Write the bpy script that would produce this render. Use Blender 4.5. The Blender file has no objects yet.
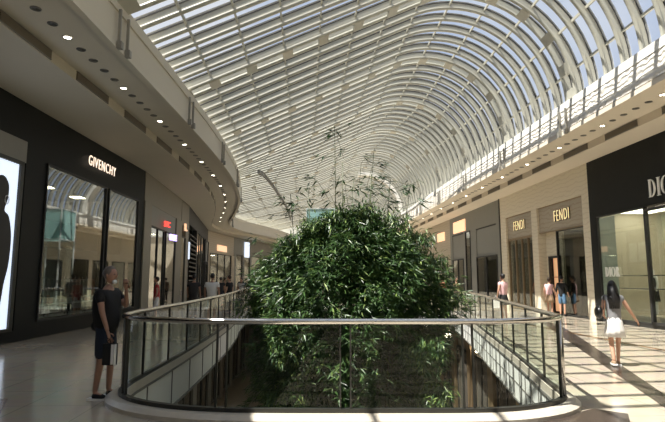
import bpy, bmesh, math, random
from mathutils import Vector, Matrix
random.seed(7)
PI = math.pi
C = bpy.context.scene.collection
# ------------------------------------------------------------------ materials
def new_mat(name):
    m = bpy.data.materials.new(name); m.use_nodes = True
    return m, m.node_tree.nodes, m.node_tree.links
def setin(n, k, v):
    if k in n.inputs: n.inputs[k].default_value = v
def mat(name, col, rough=.6, metal=0, var=.08, scale=6, bump=0, coat=0, spec=.5):
    m, N, L = new_mat(name); b = N['Principled BSDF']
    setin(b, 'Roughness', rough); setin(b, 'Metallic', metal); setin(b, 'Coat Weight', coat); setin(b, 'Specular IOR Level', spec)
    tc = N.new('ShaderNodeTexCoord'); nz = N.new('ShaderNodeTexNoise'); nz.inputs['Scale'].default_value = scale
    nz.inputs['Detail'].default_value = 4
    L.new(tc.outputs['Object'], nz.inputs['Vector'])
    mx = N.new('ShaderNodeMix'); mx.data_type = 'RGBA'
    mx.inputs['A'].default_value = (*[c*(1-var) for c in col], 1); mx.inputs['B'].default_value = (*[min(1, c*(1+var)) for c in col], 1)
    L.new(nz.outputs['Fac'], mx.inputs['Factor']); L.new(mx.outputs['Result'], b.inputs['Base Color'])
    if bump:
        bp = N.new('ShaderNodeBump'); bp.inputs['Strength'].default_value = bump; bp.inputs['Distance'].default_value = .02
        L.new(nz.outputs['Fac'], bp.inputs['Height']); L.new(bp.outputs['Normal'], b.inputs['Normal'])
    return m
def emis(name, col, s):
    m, N, L = new_mat(name); b = N['Principled BSDF']
    setin(b, 'Base Color', (*col, 1)); setin(b, 'Emission Color', (*col, 1)); setin(b, 'Emission Strength', s)
    return m
def glass(name, tint=(.9, .95, .93), refl=1.0, ior=1.5, haze=0, hazecol=(.5, .5, .5)):
    m, N, L = new_mat(name); N.remove(N['Principled BSDF']); out = N['Material Output']
    t = N.new('ShaderNodeBsdfTransparent'); t.inputs[0].default_value = (*tint, 1)
    g = N.new('ShaderNodeBsdfGlossy'); g.inputs['Roughness'].default_value = .02; g.inputs[0].default_value = (1, 1, 1, 1)
    f = N.new('ShaderNodeFresnel'); f.inputs[0].default_value = ior
    ge = N.new('ShaderNodeNewGeometry'); mr = N.new('ShaderNodeMapRange')     # same reflectance from both sides of a sheet
    mr.inputs['To Min'].default_value = ior; mr.inputs['To Max'].default_value = 1/ior
    L.new(ge.outputs['Backfacing'], mr.inputs['Value']); L.new(mr.outputs[0], f.inputs[0])
    mu = N.new('ShaderNodeMath'); mu.operation = 'MULTIPLY'; mu.inputs[1].default_value = refl; mu.use_clamp = True
    L.new(f.outputs[0], mu.inputs[0])
    a = N.new('ShaderNodeMixShader'); L.new(mu.outputs[0], a.inputs[0]); L.new(t.outputs[0], a.inputs[1]); L.new(g.outputs[0], a.inputs[2])
    last = a
    if haze:
        d = N.new('ShaderNodeBsdfDiffuse'); d.inputs[0].default_value = (*hazecol, 1)
        h = N.new('ShaderNodeMixShader'); h.inputs[0].default_value = haze
        L.new(a.outputs[0], h.inputs[1]); L.new(d.outputs[0], h.inputs[2]); last = h
    L.new(last.outputs[0], out.inputs[0])
    return m
M = {}
M['steel_paint'] = mat('steel_paint', (.43, .42, .355), .3, 0, .05, 2)
M['white_paint'] = mat('white_paint', (.78, .76, .70), .5, 0, .03, 2)
M['gasket'] = mat('gasket', (.04, .04, .04), .6)
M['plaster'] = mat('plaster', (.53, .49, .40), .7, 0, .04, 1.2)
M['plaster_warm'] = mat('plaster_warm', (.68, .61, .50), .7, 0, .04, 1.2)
M['stone_beige'] = mat('stone_beige', (.50, .44, .34), .45, 0, .14, 3, .05)
M['stone_grey'] = mat('stone_grey', (.22, .21, .185), .5, 0, .1, 3, .05)
M['cladding_grey'] = mat('cladding_grey', (.20, .20, .18), .5, 0, .06, 2)
M['black_panel'] = mat('black_panel', (.010, .011, .010), .55, 0, .1, 3, spec=.2)
M['black_matt'] = mat('black_matt', (.02, .02, .019), .55)
M['dark_metal'] = mat('dark_metal', (.05, .05, .045), .4, .6)
M['steel'] = mat('steel', (.62, .60, .56), .22, 1, .03, 5)
M['bronze'] = mat('bronze', (.30, .22, .13), .35, .6, .1, 4)
M['vent'] = mat('vent', (.13, .11, .08), .6)
M['lamp_off'] = mat('lamp_off', (.10, .095, .08), .3, .3)
M['lamp_on'] = emis('lamp_on', (1, .93, .78), 20)
M['void_fascia'] = mat('void_fascia', (.70, .70, .66), .5, 0, .04, 2)
M['joint'] = mat('joint', (.16, .155, .14), .6)
M['strap'] = mat('strap', (.27, .26, .23), .5, .2)
M['kerb_stone'] = mat('kerb_stone', (.50, .45, .37), .35, 0, .15, 9, .05)
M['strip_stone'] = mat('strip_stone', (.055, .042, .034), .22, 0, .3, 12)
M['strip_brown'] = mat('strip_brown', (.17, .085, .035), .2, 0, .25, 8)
M['roof_glass'] = glass('roof_glass', (.93, .95, .97), .3, 1.45)
M['frit_glass'] = glass('frit_glass', (.9, .91, .92), .3, 1.45, .35, (.7, .7, .67))
M['rail_glass'] = glass('rail_glass', (.86, .91, .87), .5, 1.5)
M['shop_glass'] = glass('shop_glass', (.72, .76, .72), 2.0, 1.52)
M['clear_glass'] = glass('clear_glass', (.82, .86, .82), 1.3, 1.5)
M['frosted'] = glass('frosted', (.85, .88, .87), .8, 1.5, .6, (.78, .8, .78))
M['teal_glass'] = glass('teal_glass', (.97, .985, .98), .15, 1.5, .01, (.48, .62, .61))
M['int_dark'] = mat('int_dark', (.05, .045, .038), .7)
M['int_mid'] = mat('int_mid', (.11, .09, .07), .7)
M['stone_taupe'] = mat('stone_taupe', (.21, .19, .15), .5, 0, .1, 3, .05)
M['int_warm'] = mat('int_warm', (.34, .27, .19), .7)
M['int_cream'] = mat('int_cream', (.62, .56, .44), .6)
M['glow_panel'] = emis('glow_panel', (1, .86, .66), 14)
M['cove_panel'] = emis('cove_panel', (1, .93, .8), 5.5)  # glow of the panels added to brighten the near right shop
M['skin'] = mat('skin', (.50, .28, .19), .5, 0, .05)
M['skin_dark'] = mat('skin_dark', (.33, .18, .12), .5, 0, .05)
M['hair_black'] = mat('hair_black', (.008, .007, .007), .45, 0, .2, 30)
M['hair_brown'] = mat('hair_brown', (.035, .02, .012), .5, 0, .2, 30)
M['hair_grey'] = mat('hair_grey', (.12, .10, .085), .6, 0, .3, 40)
M['cloth_black'] = mat('cloth_black', (.008, .008, .009), .85)
M['cloth_navy'] = mat('cloth_navy', (.012, .018, .035), .85)
M['cloth_grey'] = mat('cloth_grey', (.22, .22, .23), .85)
M['cloth_dark'] = mat('cloth_dark', (.035, .033, .035), .85)
M['cloth_white'] = mat('cloth_white', (.72, .70, .67), .8)
M['cloth_pink'] = mat('cloth_pink', (.72, .45, .47), .8)
M['cloth_red'] = mat('cloth_red', (.42, .04, .04), .8)
M['cloth_denim'] = mat('cloth_denim', (.10, .20, .33), .8)
M['cloth_tan'] = mat('cloth_tan', (.30, .2, .12), .8)
M['cloth_orange'] = mat('cloth_orange', (.55, .22, .12), .8)
M['leather_black'] = mat('leather_black', (.01, .01, .01), .3)
M['rubber_white'] = mat('rubber_white', (.75, .75, .73), .5)
M['paper_white'] = mat('paper_white', (.8, .8, .78), .6)
M['teal_panel'] = glass('teal_panel', (.8, .93, .92), .8, 1.5, .5, (.45, .66, .64))
M['soil'] = mat('soil', (.03, .02, .012), .9, 0, .3, 20, .5)
M['culm'] = mat('culm', (.07, .085, .03), .4, 0, .3, 8)
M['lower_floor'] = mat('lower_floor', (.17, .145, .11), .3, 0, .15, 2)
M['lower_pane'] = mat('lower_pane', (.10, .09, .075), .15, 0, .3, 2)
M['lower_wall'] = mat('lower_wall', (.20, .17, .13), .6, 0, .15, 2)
M['sign_lit'] = emis('sign_lit', (1, .8, .62), 1.5)
M['sign_edge'] = emis('sign_edge', (1, .25, .08), 1.2)
M['sign_gold'] = mat('sign_gold', (.75, .55, .22), .25, .8)
M['sign_gold_lit'] = emis('sign_gold_lit', (1, .78, .42), .8)
M['sign_white'] = mat('sign_white', (.85, .85, .82), .4)
M['sign_red'] = emis('sign_red', (1, .08, .06), 1.6)
M['sign_purple'] = emis('sign_purple', (.55, .42, 1), 2.6)
M['sign_orange'] = emis('sign_orange', (1, .62, .38), .9)
M['screen'] = emis('screen', (.74, .84, 1), 1.0)
M['amber'] = emis('amber', (.9, .5, .26), .55)

def leaf_mat():
    m, N, L = new_mat('bamboo_leaf'); b = N['Principled BSDF']
    at = N.new('ShaderNodeAttribute'); at.attribute_name = 'tone'
    r = N.new('ShaderNodeValToRGB'); e = r.color_ramp.elements
    e[0].position = 0; e[0].color = (.016, .042, .012, 1); e[1].position = 1; e[1].color = (.25, .33, .09, 1)
    k = r.color_ramp.elements.new(.6); k.color = (.055, .115, .03, 1)
    L.new(at.outputs['Fac'], r.inputs[0]); L.new(r.outputs[0], b.inputs['Base Color'])
    setin(b, 'Roughness', .38)
    t = N.new('ShaderNodeBsdfTranslucent'); L.new(r.outputs[0], t.inputs[0])
    mx = N.new('ShaderNodeMixShader'); mx.inputs[0].default_value = .22
    L.new(b.outputs[0], mx.inputs[1]); L.new(t.outputs[0], mx.inputs[2]); L.new(mx.outputs[0], N['Material Output'].inputs[0])
    return m
M['leaf'] = leaf_mat()
def floor_mat():
    m, N, L = new_mat('polished_tile'); b = N['Principled BSDF']
    tc = N.new('ShaderNodeTexCoord')
    br = N.new('ShaderNodeTexBrick'); br.offset = 0; br.inputs['Scale'].default_value = 1
    br.inputs['Brick Width'].default_value = .9; br.inputs['Row Height'].default_value = .9
    br.inputs['Mortar Size'].default_value = .006; br.inputs['Mortar Smooth'].default_value = .2
    br.inputs['Color1'].default_value = (.53, .46, .36, 1); br.inputs['Color2'].default_value = (.49, .425, .335, 1)
    br.inputs['Mortar'].default_value = (.26, .22, .17, 1)
    mp = N.new('ShaderNodeMapping'); mp.inputs['Rotation'].default_value = (0, 0, -math.atan(.053))
    L.new(tc.outputs['Object'], mp.inputs[0]); L.new(mp.outputs[0], br.inputs['Vector'])
    nz = N.new('ShaderNodeTexNoise'); nz.inputs['Scale'].default_value = 3.5; nz.inputs['Detail'].default_value = 6
    L.new(tc.outputs['Object'], nz.inputs['Vector'])
    mx = N.new('ShaderNodeMix'); mx.data_type = 'RGBA'; mx.blend_type = 'MULTIPLY'; mx.inputs['Factor'].default_value = .25
    L.new(br.outputs['Color'], mx.inputs['A']); L.new(nz.outputs['Color'], mx.inputs['B'])
    L.new(mx.outputs['Result'], b.inputs['Base Color'])
    setin(b, 'Roughness', .13); setin(b, 'Specular IOR Level', .6)
    return m
M['floor'] = floor_mat()
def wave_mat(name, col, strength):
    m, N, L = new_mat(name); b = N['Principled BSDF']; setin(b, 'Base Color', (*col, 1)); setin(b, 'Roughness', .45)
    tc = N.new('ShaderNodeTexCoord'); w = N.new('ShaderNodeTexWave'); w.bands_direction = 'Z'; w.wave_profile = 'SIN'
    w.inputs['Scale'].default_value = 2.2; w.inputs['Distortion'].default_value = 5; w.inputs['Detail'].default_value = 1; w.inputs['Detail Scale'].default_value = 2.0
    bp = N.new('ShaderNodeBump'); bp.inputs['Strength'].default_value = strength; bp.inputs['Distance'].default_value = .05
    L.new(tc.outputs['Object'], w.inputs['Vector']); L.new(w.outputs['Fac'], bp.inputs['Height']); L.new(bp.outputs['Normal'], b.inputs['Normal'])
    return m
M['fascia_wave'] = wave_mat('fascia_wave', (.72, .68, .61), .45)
def veined(name, c1, c2):
    m, N, L = new_mat(name); b = N['Principled BSDF']; setin(b, 'Roughness', .35)
    tc = N.new('ShaderNodeTexCoord'); w = N.new('ShaderNodeTexWave'); w.bands_direction = 'Z'
    w.inputs['Scale'].default_value = 1.6; w.inputs['Distortion'].default_value = 7; w.inputs['Detail'].default_value = 3
    r = N.new('ShaderNodeValToRGB'); e = r.color_ramp.elements
    e[0].position = .0; e[0].color = (*c1, 1); e[1].position = .25; e[1].color = (*c2, 1)
    L.new(tc.outputs['Object'], w.inputs['Vector']); L.new(w.outputs['Fac'], r.inputs[0]); L.new(r.outputs[0], b.inputs['Base Color'])
    return m
M['marble_beige'] = veined('marble_beige', (.33, .27, .2), (.40, .345, .26))
M['travertine'] = veined('travertine', (.62, .55, .42), (.70, .63, .49))

# ------------------------------------------------------------------ mesh builder
class MB:
    def __init__(s): s.v = []; s.f = []; s.sm = []
    def add(s, vs, fs, smooth=False):
        o = len(s.v); s.v += [tuple(v) for v in vs]; s.f += [tuple(i+o for i in f) for f in fs]; s.sm += [smooth]*len(fs)
        return s
    def box(s, x0, x1, y0, y1, z0, z1, T=None):
        vs = [Vector((x, y, z)) for z in (z0, z1) for y in (y0, y1) for x in (x0, x1)]
        if T: vs = [T @ v for v in vs]
        return s.add(vs, [(0, 2, 3, 1), (4, 5, 7, 6), (0, 1, 5, 4), (2, 6, 7, 3), (0, 4, 6, 2), (1, 3, 7, 5)])
    def prism(s, poly, z0, z1):
        n = len(poly); vs = [(p[0], p[1], z0) for p in poly]+[(p[0], p[1], z1) for p in poly]
        return s.add(vs, [tuple(range(n-1, -1, -1)), tuple(range(n, 2*n))]+[(i, (i+1) % n, (i+1) % n+n, i+n) for i in range(n)])
    def sweep(s, path, prof, closed_prof=True, smooth=False, up=None, cap=True):
        """path: 3D points; prof: (a,b) pairs, a sideways, b up."""
        P = [Vector(p) for p in path]; n = len(P); k = len(prof); vs = []
        for i, p in enumerate(P):
            t = (P[min(i+1, n-1)]-P[max(i-1, 0)]).normalized()
            u = Vector(up) if up else Vector((0, 0, 1))
            if abs(t.dot(u)) > .98: u = Vector((0, 1, 0))
            side = t.cross(u).normalized(); u2 = side.cross(t)
            vs += [p+side*a+u2*b for a, b in prof]
        fs = []
        for i in range(n-1):
            for j in range(k if closed_prof else k-1):
                a = i*k+j; b = i*k+(j+1) % k; fs.append((a, b, b+k, a+k))
        if closed_prof and cap: fs += [tuple(range(k-1, -1, -1)), tuple(range((n-1)*k, n*k))]
        return s.add(vs, fs, smooth)
    def tube(s, path, r, n=8, smooth=True):
        return s.sweep(path, [(r*math.cos(2*PI*i/n), r*math.sin(2*PI*i/n)) for i in range(n)], smooth=smooth)
    def lathe(s, prof, c=(0, 0, 0), n=16, smooth=True, sx=1, sy=1, cap=True):
        vs = [(c[0]+r*sx*math.cos(2*PI*i/n), c[1]+r*sy*math.sin(2*PI*i/n), c[2]+z) for r, z in prof for i in range(n)]
        m = len(prof); fs = [(j*n+i, j*n+(i+1) % n, (j+1)*n+(i+1) % n, (j+1)*n+i) for j in range(m-1) for i in range(n)]
        if cap: fs += [tuple(range(n-1, -1, -1)), tuple(range((m-1)*n, m*n))]
        return s.add(vs, fs, smooth)
    def ball(s, c, r, n=12, m=8, fn=None):
        vs = []; c = Vector(c); r = Vector(r if hasattr(r, '__len__') else (r, r, r))
        for j in range(m+1):
            a = PI*j/m
            for i in range(n):
                b = 2*PI*i/n; d = Vector((math.sin(a)*math.cos(b), math.sin(a)*math.sin(b), math.cos(a)))
                k = fn(d) if fn else 1
                vs.append(c+Vector((d.x*r.x*k, d.y*r.y*k, d.z*r.z)))
        return s.add(vs, [(j*n+i, (j+1)*n+i, (j+1)*n+(i+1) % n, j*n+(i+1) % n) for j in range(m) for i in range(n)], True)
    def mesh(s, name):
        me = bpy.data.meshes.new(name); me.from_pydata(s.v, [], s.f)
        me.polygons.foreach_set('use_smooth', s.sm); me.update(); return me
    def build(s, name, m, parent=None, kind=None, **kw):
        return link(name, s.mesh(name), m, parent, kind, **kw)
def link(name, me, m=None, parent=None, kind=None, label=None, cat=None, group=None, loc=None, rot=None):
    if m is not None and not me.materials: me.materials.append(M[m])
    o = bpy.data.objects.new(name, me); C.objects.link(o)
    if parent: o.parent = parent
    if loc: o.location = loc
    if rot: o.rotation_euler = rot
    tag(o, label, cat, group, kind); return o
def tag(o, label=None, cat=None, group=None, kind=None):
    if label: o['label'] = label
    if cat: o['category'] = cat
    if group: o['group'] = group
    if kind: o['kind'] = kind
    return o
def empty(name, loc=(0, 0, 0), rz=0, **kw):
    o = bpy.data.objects.new(name, None); C.objects.link(o); o.location = loc; o.rotation_euler = (0, 0, rz)
    o.empty_display_size = .1
    return tag(o, **kw)
def S(x, name, m, **kw): return x.build(name, m, kind='structure', **kw)
def copy_tree(o, parent=None):
    c = o.copy(); C.objects.link(c)
    if parent: c.parent = parent
    for ch in list(o.children): copy_tree(ch, c)
    return c
def interp(pts, y):
    for (x0, y0), (x1, y1) in zip(pts, pts[1:]):
        if y <= y1 or (x1, y1) == pts[-1]:
            return x0+(x1-x0)*(y-y0)/(y1-y0)
def smooth_line(pts, n=6):
    out = []
    for i in range(len(pts)-1):
        p0 = pts[max(i-1, 0)]; p1 = pts[i]; p2 = pts[i+1]; p3 = pts[min(i+2, len(pts)-1)]
        for k in range(n):
            t = k/n
            out.append(tuple(.5*(2*b+(c-a)*t+(2*a-5*b+4*c-d)*t*t+(3*b-a-3*c+d)*t**3) for a, b, c, d in zip(p0, p1, p2, p3)))
    out.append(tuple(pts[-1])); return out
def offset(pts, d):
    out = []
    for i, p in enumerate(pts):
        a = pts[max(i-1, 0)]; b = pts[min(i+1, len(pts)-1)]
        t = Vector((b[0]-a[0], b[1]-a[1])).normalized(); out.append((p[0]+t.y*d, p[1]-t.x*d))
    return out

# ------------------------------------------------------------------ plan
G = .053
FL = smooth_line([(-4.7, -14), (-4.66, 4), (-4.62, 16), (-4.75, 22), (-5.1, 27), (-5.7, 31.5), (-6.5, 35.5), (-7.6, 40), (-8.8, 44.5), (-9.5, 49), (-9.0, 54), (-7.6, 59.5), (-6.2, 66), (-5.0, 76)])
WL = smooth_line([(-8.25, -14), (-8.25, 10), (-8.25, 22), (-8.8, 29), (-9.55, 35), (-11.2, 42), (-12, 47), (-12, 53), (-11, 60), (-8, 72), (-7.5, 76)])
FR = [(8.85-G*y, y) for y in (-14, 5, 20, 35, 50, 64, 76)]
WR = [(11.6-G*y, y) for y in (-14, 5, 20, 35, 50, 64, 76)]
wl = lambda y: interp(WL, y)
wr = lambda y: 11.6-G*y
ZT, ZB, ZS, ZL = 7.58, 6.5, 6.62, 6.36
# void edge (glass line), anticlockwise from far left to far right through the front
left_edge = [(-4.6, 27.4), (-4.25, 24), (-3.85, 21), (-3.5, 17.5), (-3.25, 14), (-3.08, 11), (-3.0, 8.6)]
corner_l = [(-2.97, 7.9), (-2.85, 7.25), (-2.5, 6.8), (-2.0, 6.5), (-1.45, 6.34)]
front = [(-.8, 6.28), (0, 6.27), (.8, 6.27), (1.6, 6.28)]
corner_r = [(2.15, 6.36), (2.65, 6.6), (2.98, 6.95), (3.1, 7.4)]
right_edge = [(3.2, 8.0), (3.64, 10.4), (4.3, 14.5), (4.95, 18.6), (5.55, 23.2), (5.95, 27.4)]
VE = smooth_line(left_edge+corner_l+front+corner_r+right_edge, 4)
far_edge = [(5.7, 28.0), (5.1, 28.3), (.6, 28.4), (-3.9, 28.3), (-4.5, 28.0)]
RING = VE+far_edge

# ------------------------------------------------------------------ floor with the void
def floor_with_hole(outer, hole, z0, z1):
    bm = bmesh.new(); es = []
    for loop in (outer, hole):
        vs = [bm.verts.new((p[0], p[1], z1)) for p in loop]
        es += [bm.edges.new((vs[i], vs[(i+1) % len(vs)])) for i in range(len(vs))]
    bmesh.ops.triangle_fill(bm, edges=es, use_beauty=True)
    r = bmesh.ops.extrude_face_region(bm, geom=bm.faces[:])
    for v in r['geom']:
        if isinstance(v, bmesh.types.BMVert): v.co.z = z0
    bmesh.ops.recalc_face_normals(bm, faces=bm.faces[:])
    me = bpy.data.meshes.new('floor'); bm.to_mesh(me); bm.free(); return me
outer = [(-15.5, -14), (15.5, -14), (15.5, 76), (-15.5, 76)]
link('floor', floor_with_hole(outer, RING, -.7, 0), 'floor', kind='structure')

def clip_poly(pts): return pts
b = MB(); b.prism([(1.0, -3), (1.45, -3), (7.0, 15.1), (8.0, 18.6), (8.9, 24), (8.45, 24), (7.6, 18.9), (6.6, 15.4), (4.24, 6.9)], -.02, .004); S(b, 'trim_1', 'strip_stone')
b = MB(); b.prism([(2.35, 6.28), (2.75, 6.5), (3.3, 6.85), (3.6, 6.6), (3.3, 6.0), (2.8, 5.5), (2.1, 5.2), (1.6, 5.2), (1.9, 6.1)], -.02, .004); S(b, 'trim_2', 'strip_stone')  # dark floor polygon beside the kerb's right corner
b = MB(); b.prism([(-4.65, 7.4), (-4.45, 7.4), (-4.2, 6.9), (-3.85, 6.2), (-3.5, 5.4), (-3.2, 4.2), (-3.8, 4.0), (-4.3, 5.3), (-4.6, 6.3)], -.02, .004); S(b, 'trim_3', 'strip_brown')  # orange reflection on the floor, painted as a brown polygon
# faint brown inlay frame on the right-hand floor
b = MB(); b.sweep([(8.75-.09*y, y, .003) for y in (2, 8, 14, 20, 26)], [(-.05, -.01), (.05, -.01), (.05, .002), (-.05, .002)]); S(b, 'trim_4', 'strip_brown')

# slab edge panels around the void (the light band under the railing)
ringc = RING+[RING[0]]
def edge_band(pts, o, z0, z1, th):
    b = MB(); q = offset(pts, o); r = offset(pts, o+th)
    n = len(pts); vs = []
    for i in range(n): vs += [(q[i][0], q[i][1], z0), (q[i][0], q[i][1], z1), (r[i][0], r[i][1], z1), (r[i][0], r[i][1], z0)]
    fs = []
    for i in range(n-1):
        for j in range(4): a = i*4+j; c = i*4+(j+1) % 4; fs.append((a, c, c+4, a+4))
    fs += [(3, 2, 1, 0), tuple(range(4*n-4, 4*n))]
    return b.add(vs, fs)
# VE goes left->front->right; inside of void is to the left of travel => negative offset
S(edge_band(VE, -.03, -.72, -.06, .03), 'trim_5', 'void_fascia')
b = MB()
acc = 0; nxt = 0
for (p, q) in zip(VE, VE[1:]):
    l = math.dist(p, q); 
    while nxt < acc+l:
        t = (nxt-acc)/l; x = p[0]+(q[0]-p[0])*t; y = p[1]+(q[1]-p[1])*t
        d = Vector((q[0]-p[0], q[1]-p[1], 0)).normalized(); ang = math.atan2(d.y, d.x)
        T = Matrix.Translation((x, y, 0)) @ Matrix.Rotation(ang, 4, 'Z')
        b.box(-.012, .012, .028, .045, -.72, -.06, T); nxt += (.6 if x > 1 else 1.45)
    acc += l
iv = [(p[0], p[1]) for p in VE]
for zz in (-.40,): b.add(*(lambda e: (e.v, e.f))(edge_band([p for p in iv if p[0] > 1], -.042, zz-.01, zz+.01, .012)))
for zz in (-.05, -.73): b.add(*(lambda e: (e.v, e.f))(edge_band(iv, -.06, zz-.02, zz+.02, .05)))
S(b, 'trim_6', 'joint')
# far edge of the void
b = MB(); b.sweep([(5.95, 27.4, -.38)]+[(x, y, -.38) for x, y in far_edge]+[(-4.6, 27.4, -.38)], [(-.02, -.34), (.03, -.34), (.03, .34), (-.02, .34)]); S(b, 'trim_7', 'void_fascia')

# ------------------------------------------------------------------ kerb and glass railing
kin = offset(VE, -.05); kout = offset(VE, .2)
rail = empty('glass_railing', (0, 6.3, 0), label='curved glass balustrade with a round steel handrail around the open void', cat='railing')
def loc(m):                                  # world-built mesh into rail's frame
    for v in m.vertices: v.co.y -= 6.3
    return m
b = MB(); n = len(VE); vs = []
for i in range(n):
    a = kin[i]; c = kout[i]; mid = offset(VE, .14)[i]
    vs += [(a[0], a[1], -.04), (a[0], a[1], .10), (mid[0], mid[1], .095), (c[0], c[1], .05), (c[0], c[1], -.01)]
fs = []
for i in range(n-1):
    for j in range(5): p = i*5+j; q = i*5+(j+1) % 5; fs.append((p, q, q+5, p+5))
b.add(vs, fs); link('kerb', loc(b.mesh('kerb')), 'kerb_stone', rail)
b = MB(); b.sweep([(x, y, .115) for x, y in VE], [(-.035, -.03), (.035, -.03), (.035, .03), (-.035, .03)]); link('base_channel', loc(b.mesh('base_channel')), 'dark_metal', rail)
full = VE+far_edge+[VE[0]]
b = MB(); b.tube([(x, y, 1.13) for x, y in full], .036, 12); link('handrail', loc(b.mesh('handrail')), 'steel', rail)
# glass panes and posts along the line
cum = [0]
for p, q in zip(full, full[1:]): cum.append(cum[-1]+math.dist(p, q))
def at_len(s):
    s = max(0, min(cum[-1], s))
    for i in range(len(full)-1):
        if s <= cum[i+1]:
            t = (s-cum[i])/(cum[i+1]-cum[i]); p, q = full[i], full[i+1]
            return p[0]+(q[0]-p[0])*t, p[1]+(q[1]-p[1])*t, math.atan2(q[1]-p[1], q[0]-p[0])
def find_s(px):                              # arc length on the front edge where X = px
    best = min((abs(at_len(k*.02)[0]-px)+(0 if at_len(k*.02)[1] < 7.6 else 99), k*.02) for k in range(int(cum[-1]/.02)))
    return best[1]
fr = [find_s(x) for x in (-2.72, -1.3, .16, 1.6, 2.93)]
joints = list(fr); s = fr[0]
while s > 1.5: s -= 1.42; joints.append(s)
s = fr[-1]
while s < cum[-1]-1.4: s += 1.42; joints.append(s)
joints = sorted(joints)
for k, s in enumerate(joints):
    for ds in (-.06, .06):
        x, y, a = at_len(s+ds)
        b = MB(); T = Matrix.Translation((x, y, 0)) @ Matrix.Rotation(a, 4, 'Z')
        if ds < 0 or 6.0 < y < 6.8 or s == fr[0]:
            b.box(-.009, .009, -.018, .018, .1, 1.1, T); link('post', loc(b.mesh('post')), 'dark_metal', rail)
x, y, a = at_len(fr[-1]+.05); b = MB(); b.tube([(x, y, .08), (x, y, 1.12)], .038, 12); link('end_post', loc(b.mesh('end_post')), 'steel', rail)
x, y, a = at_len(fr[0]-.45); b = MB(); b.tube([(x, y, .08), (x, y, 1.12)], .02, 12); link('end_post', loc(b.mesh('end_post')), 'steel', rail)
for s0, s1 in zip([0]+joints, joints+[cum[-1]]):
    if s1-s0 < .2: continue
    a0, a1 = s0+.06, s1-.06; k = max(2, int((a1-a0)/.12)); pts = [at_len(a0+(a1-a0)*i/k)[:2] for i in range(k+1)]
    b = MB()
    b.add([(x, y, z) for x, y in pts for z in (.12, 1.09)], [(2*i, 2*i+2, 2*i+3, 2*i+1) for i in range(k)])
    link('glass_pane', loc(b.mesh('glass_pane')), 'rail_glass', rail)

# ------------------------------------------------------------------ upper slabs: fascias, soffits
def band(ptsA, za, ptsB, zb, name, m, **kw):
    b = MB(); n = len(ptsA)
    b.add([(x, y, za) for x, y in ptsA]+[(x, y, zb) for x, y in ptsB], [(i, i+1, n+i+1, n+i) for i in range(n-1)])
    return b
def slabs(F, W, sgn, fm):
    side = 'left' if sgn < 0 else 'right'
    step = offset(F, sgn*1.55); lip = offset(F, sgn*.10); lip2 = offset(F, -sgn*.0)
    wall = W
    if len(W) != len(F):                      # sample the wall at the fascia's stations
        wall = [(interp(W, y), y) for x, y in F]
    back = [(sgn*15.5, y) for x, y in F]
    prof = []
    # closed loop of stations: fascia top/out -> bottom -> lip -> soffit -> step -> lower soffit -> wall -> back -> top
    loops = [(F, ZT-.26), (F, ZB+.16), (offset(F, -sgn*.05), ZB+.14), (offset(F, -sgn*.05), ZB), (lip, ZB), (lip, ZS), (step, ZS), (step, ZL), (wall, ZL), (back, ZL), (back, ZT), (offset(F, sgn*.0), ZT)]
    m_ = MB(); n = len(F); k = len(loops); vs = []
    for i in range(n):
        for pts, z in loops: vs.append((pts[i][0], pts[i][1], z))
    fs = []
    for i in range(n-1):
        for j in range(k):
            a = i*k+j; c = i*k+(j+1) % k; f = (a, c, c+k, a+k)
            fs.append(f if sgn > 0 else f[::-1])
    fs += [tuple(range(k)), tuple(range((n-1)*k, n*k))]
    m_.add(vs, fs); S(m_, 'ceiling_'+side, fm)
    # projecting white ledge on top of the fascia
    A = offset(F, -sgn*.04); B = offset(F, sgn*.75)
    m_ = MB(); vs = []
    for i in range(n): vs += [(A[i][0], A[i][1], ZT-.24), (A[i][0], A[i][1], ZT+.02), (B[i][0], B[i][1], ZT+.02), (B[i][0], B[i][1], ZT-.24)]
    fs = [(i*4+j, i*4+(j+1) % 4, (i+1)*4+(j+1) % 4, (i+1)*4+j) for i in range(n-1) for j in range(4)]
    m_.add(vs, fs); return m_
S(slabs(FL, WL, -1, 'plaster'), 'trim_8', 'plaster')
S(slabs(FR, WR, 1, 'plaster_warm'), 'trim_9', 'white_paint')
# right-hand fascia facing; bump waves imitate sunlight rippling on it
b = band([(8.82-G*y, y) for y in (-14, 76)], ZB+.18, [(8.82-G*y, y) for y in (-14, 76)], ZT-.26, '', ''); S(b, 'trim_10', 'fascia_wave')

def along(F, y0):                            # point & angle on a plan line at given y
    x = interp(F, y0); x2 = interp(F, y0+.3); return x, math.atan2(.3, x2-x)
# expansion straps: pairs of steel bars with a box foot
strap_l = [-.1+5.45*k for k in range(0, 12)]
for sgn, F, side in ((-1, FL, 'left'), (1, FR, 'right')):
    for k in range(0, 11):
        y0 = (5.3 if sgn < 0 else 6.6)+5.42*k
        if sgn > 0: y0 = .7+5.5*k
        for j, dy in enumerate((-.22, .22)):
            if y0+dy < (9 if sgn < 0 else 10) or y0 > 50: continue
            x, a = along(F, y0+dy)
            T = Matrix.Translation((x, y0+dy, 0)) @ Matrix.Rotation(a, 4, 'Z')
            s_ = 1 if sgn < 0 else -1     # towards the void in local y: left wall -> -y
            r = empty('expansion_strap', (x, y0+dy, ZB), a, cat='bracket', group='steel straps on the %s upper fascia' % side,
                      label='one of the paired grey steel straps on the %s upper fascia' % side)
            o = -s_
            b = MB(); b.box(-.022, .022, *sorted((o*.06, o*.12)), .12, .86); b.build('bar', 'strap', r)
            b = MB(); b.box(-.055, .055, *sorted((o*.06, o*.17)), -.03, .13); b.build('foot', 'strap', r)
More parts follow.
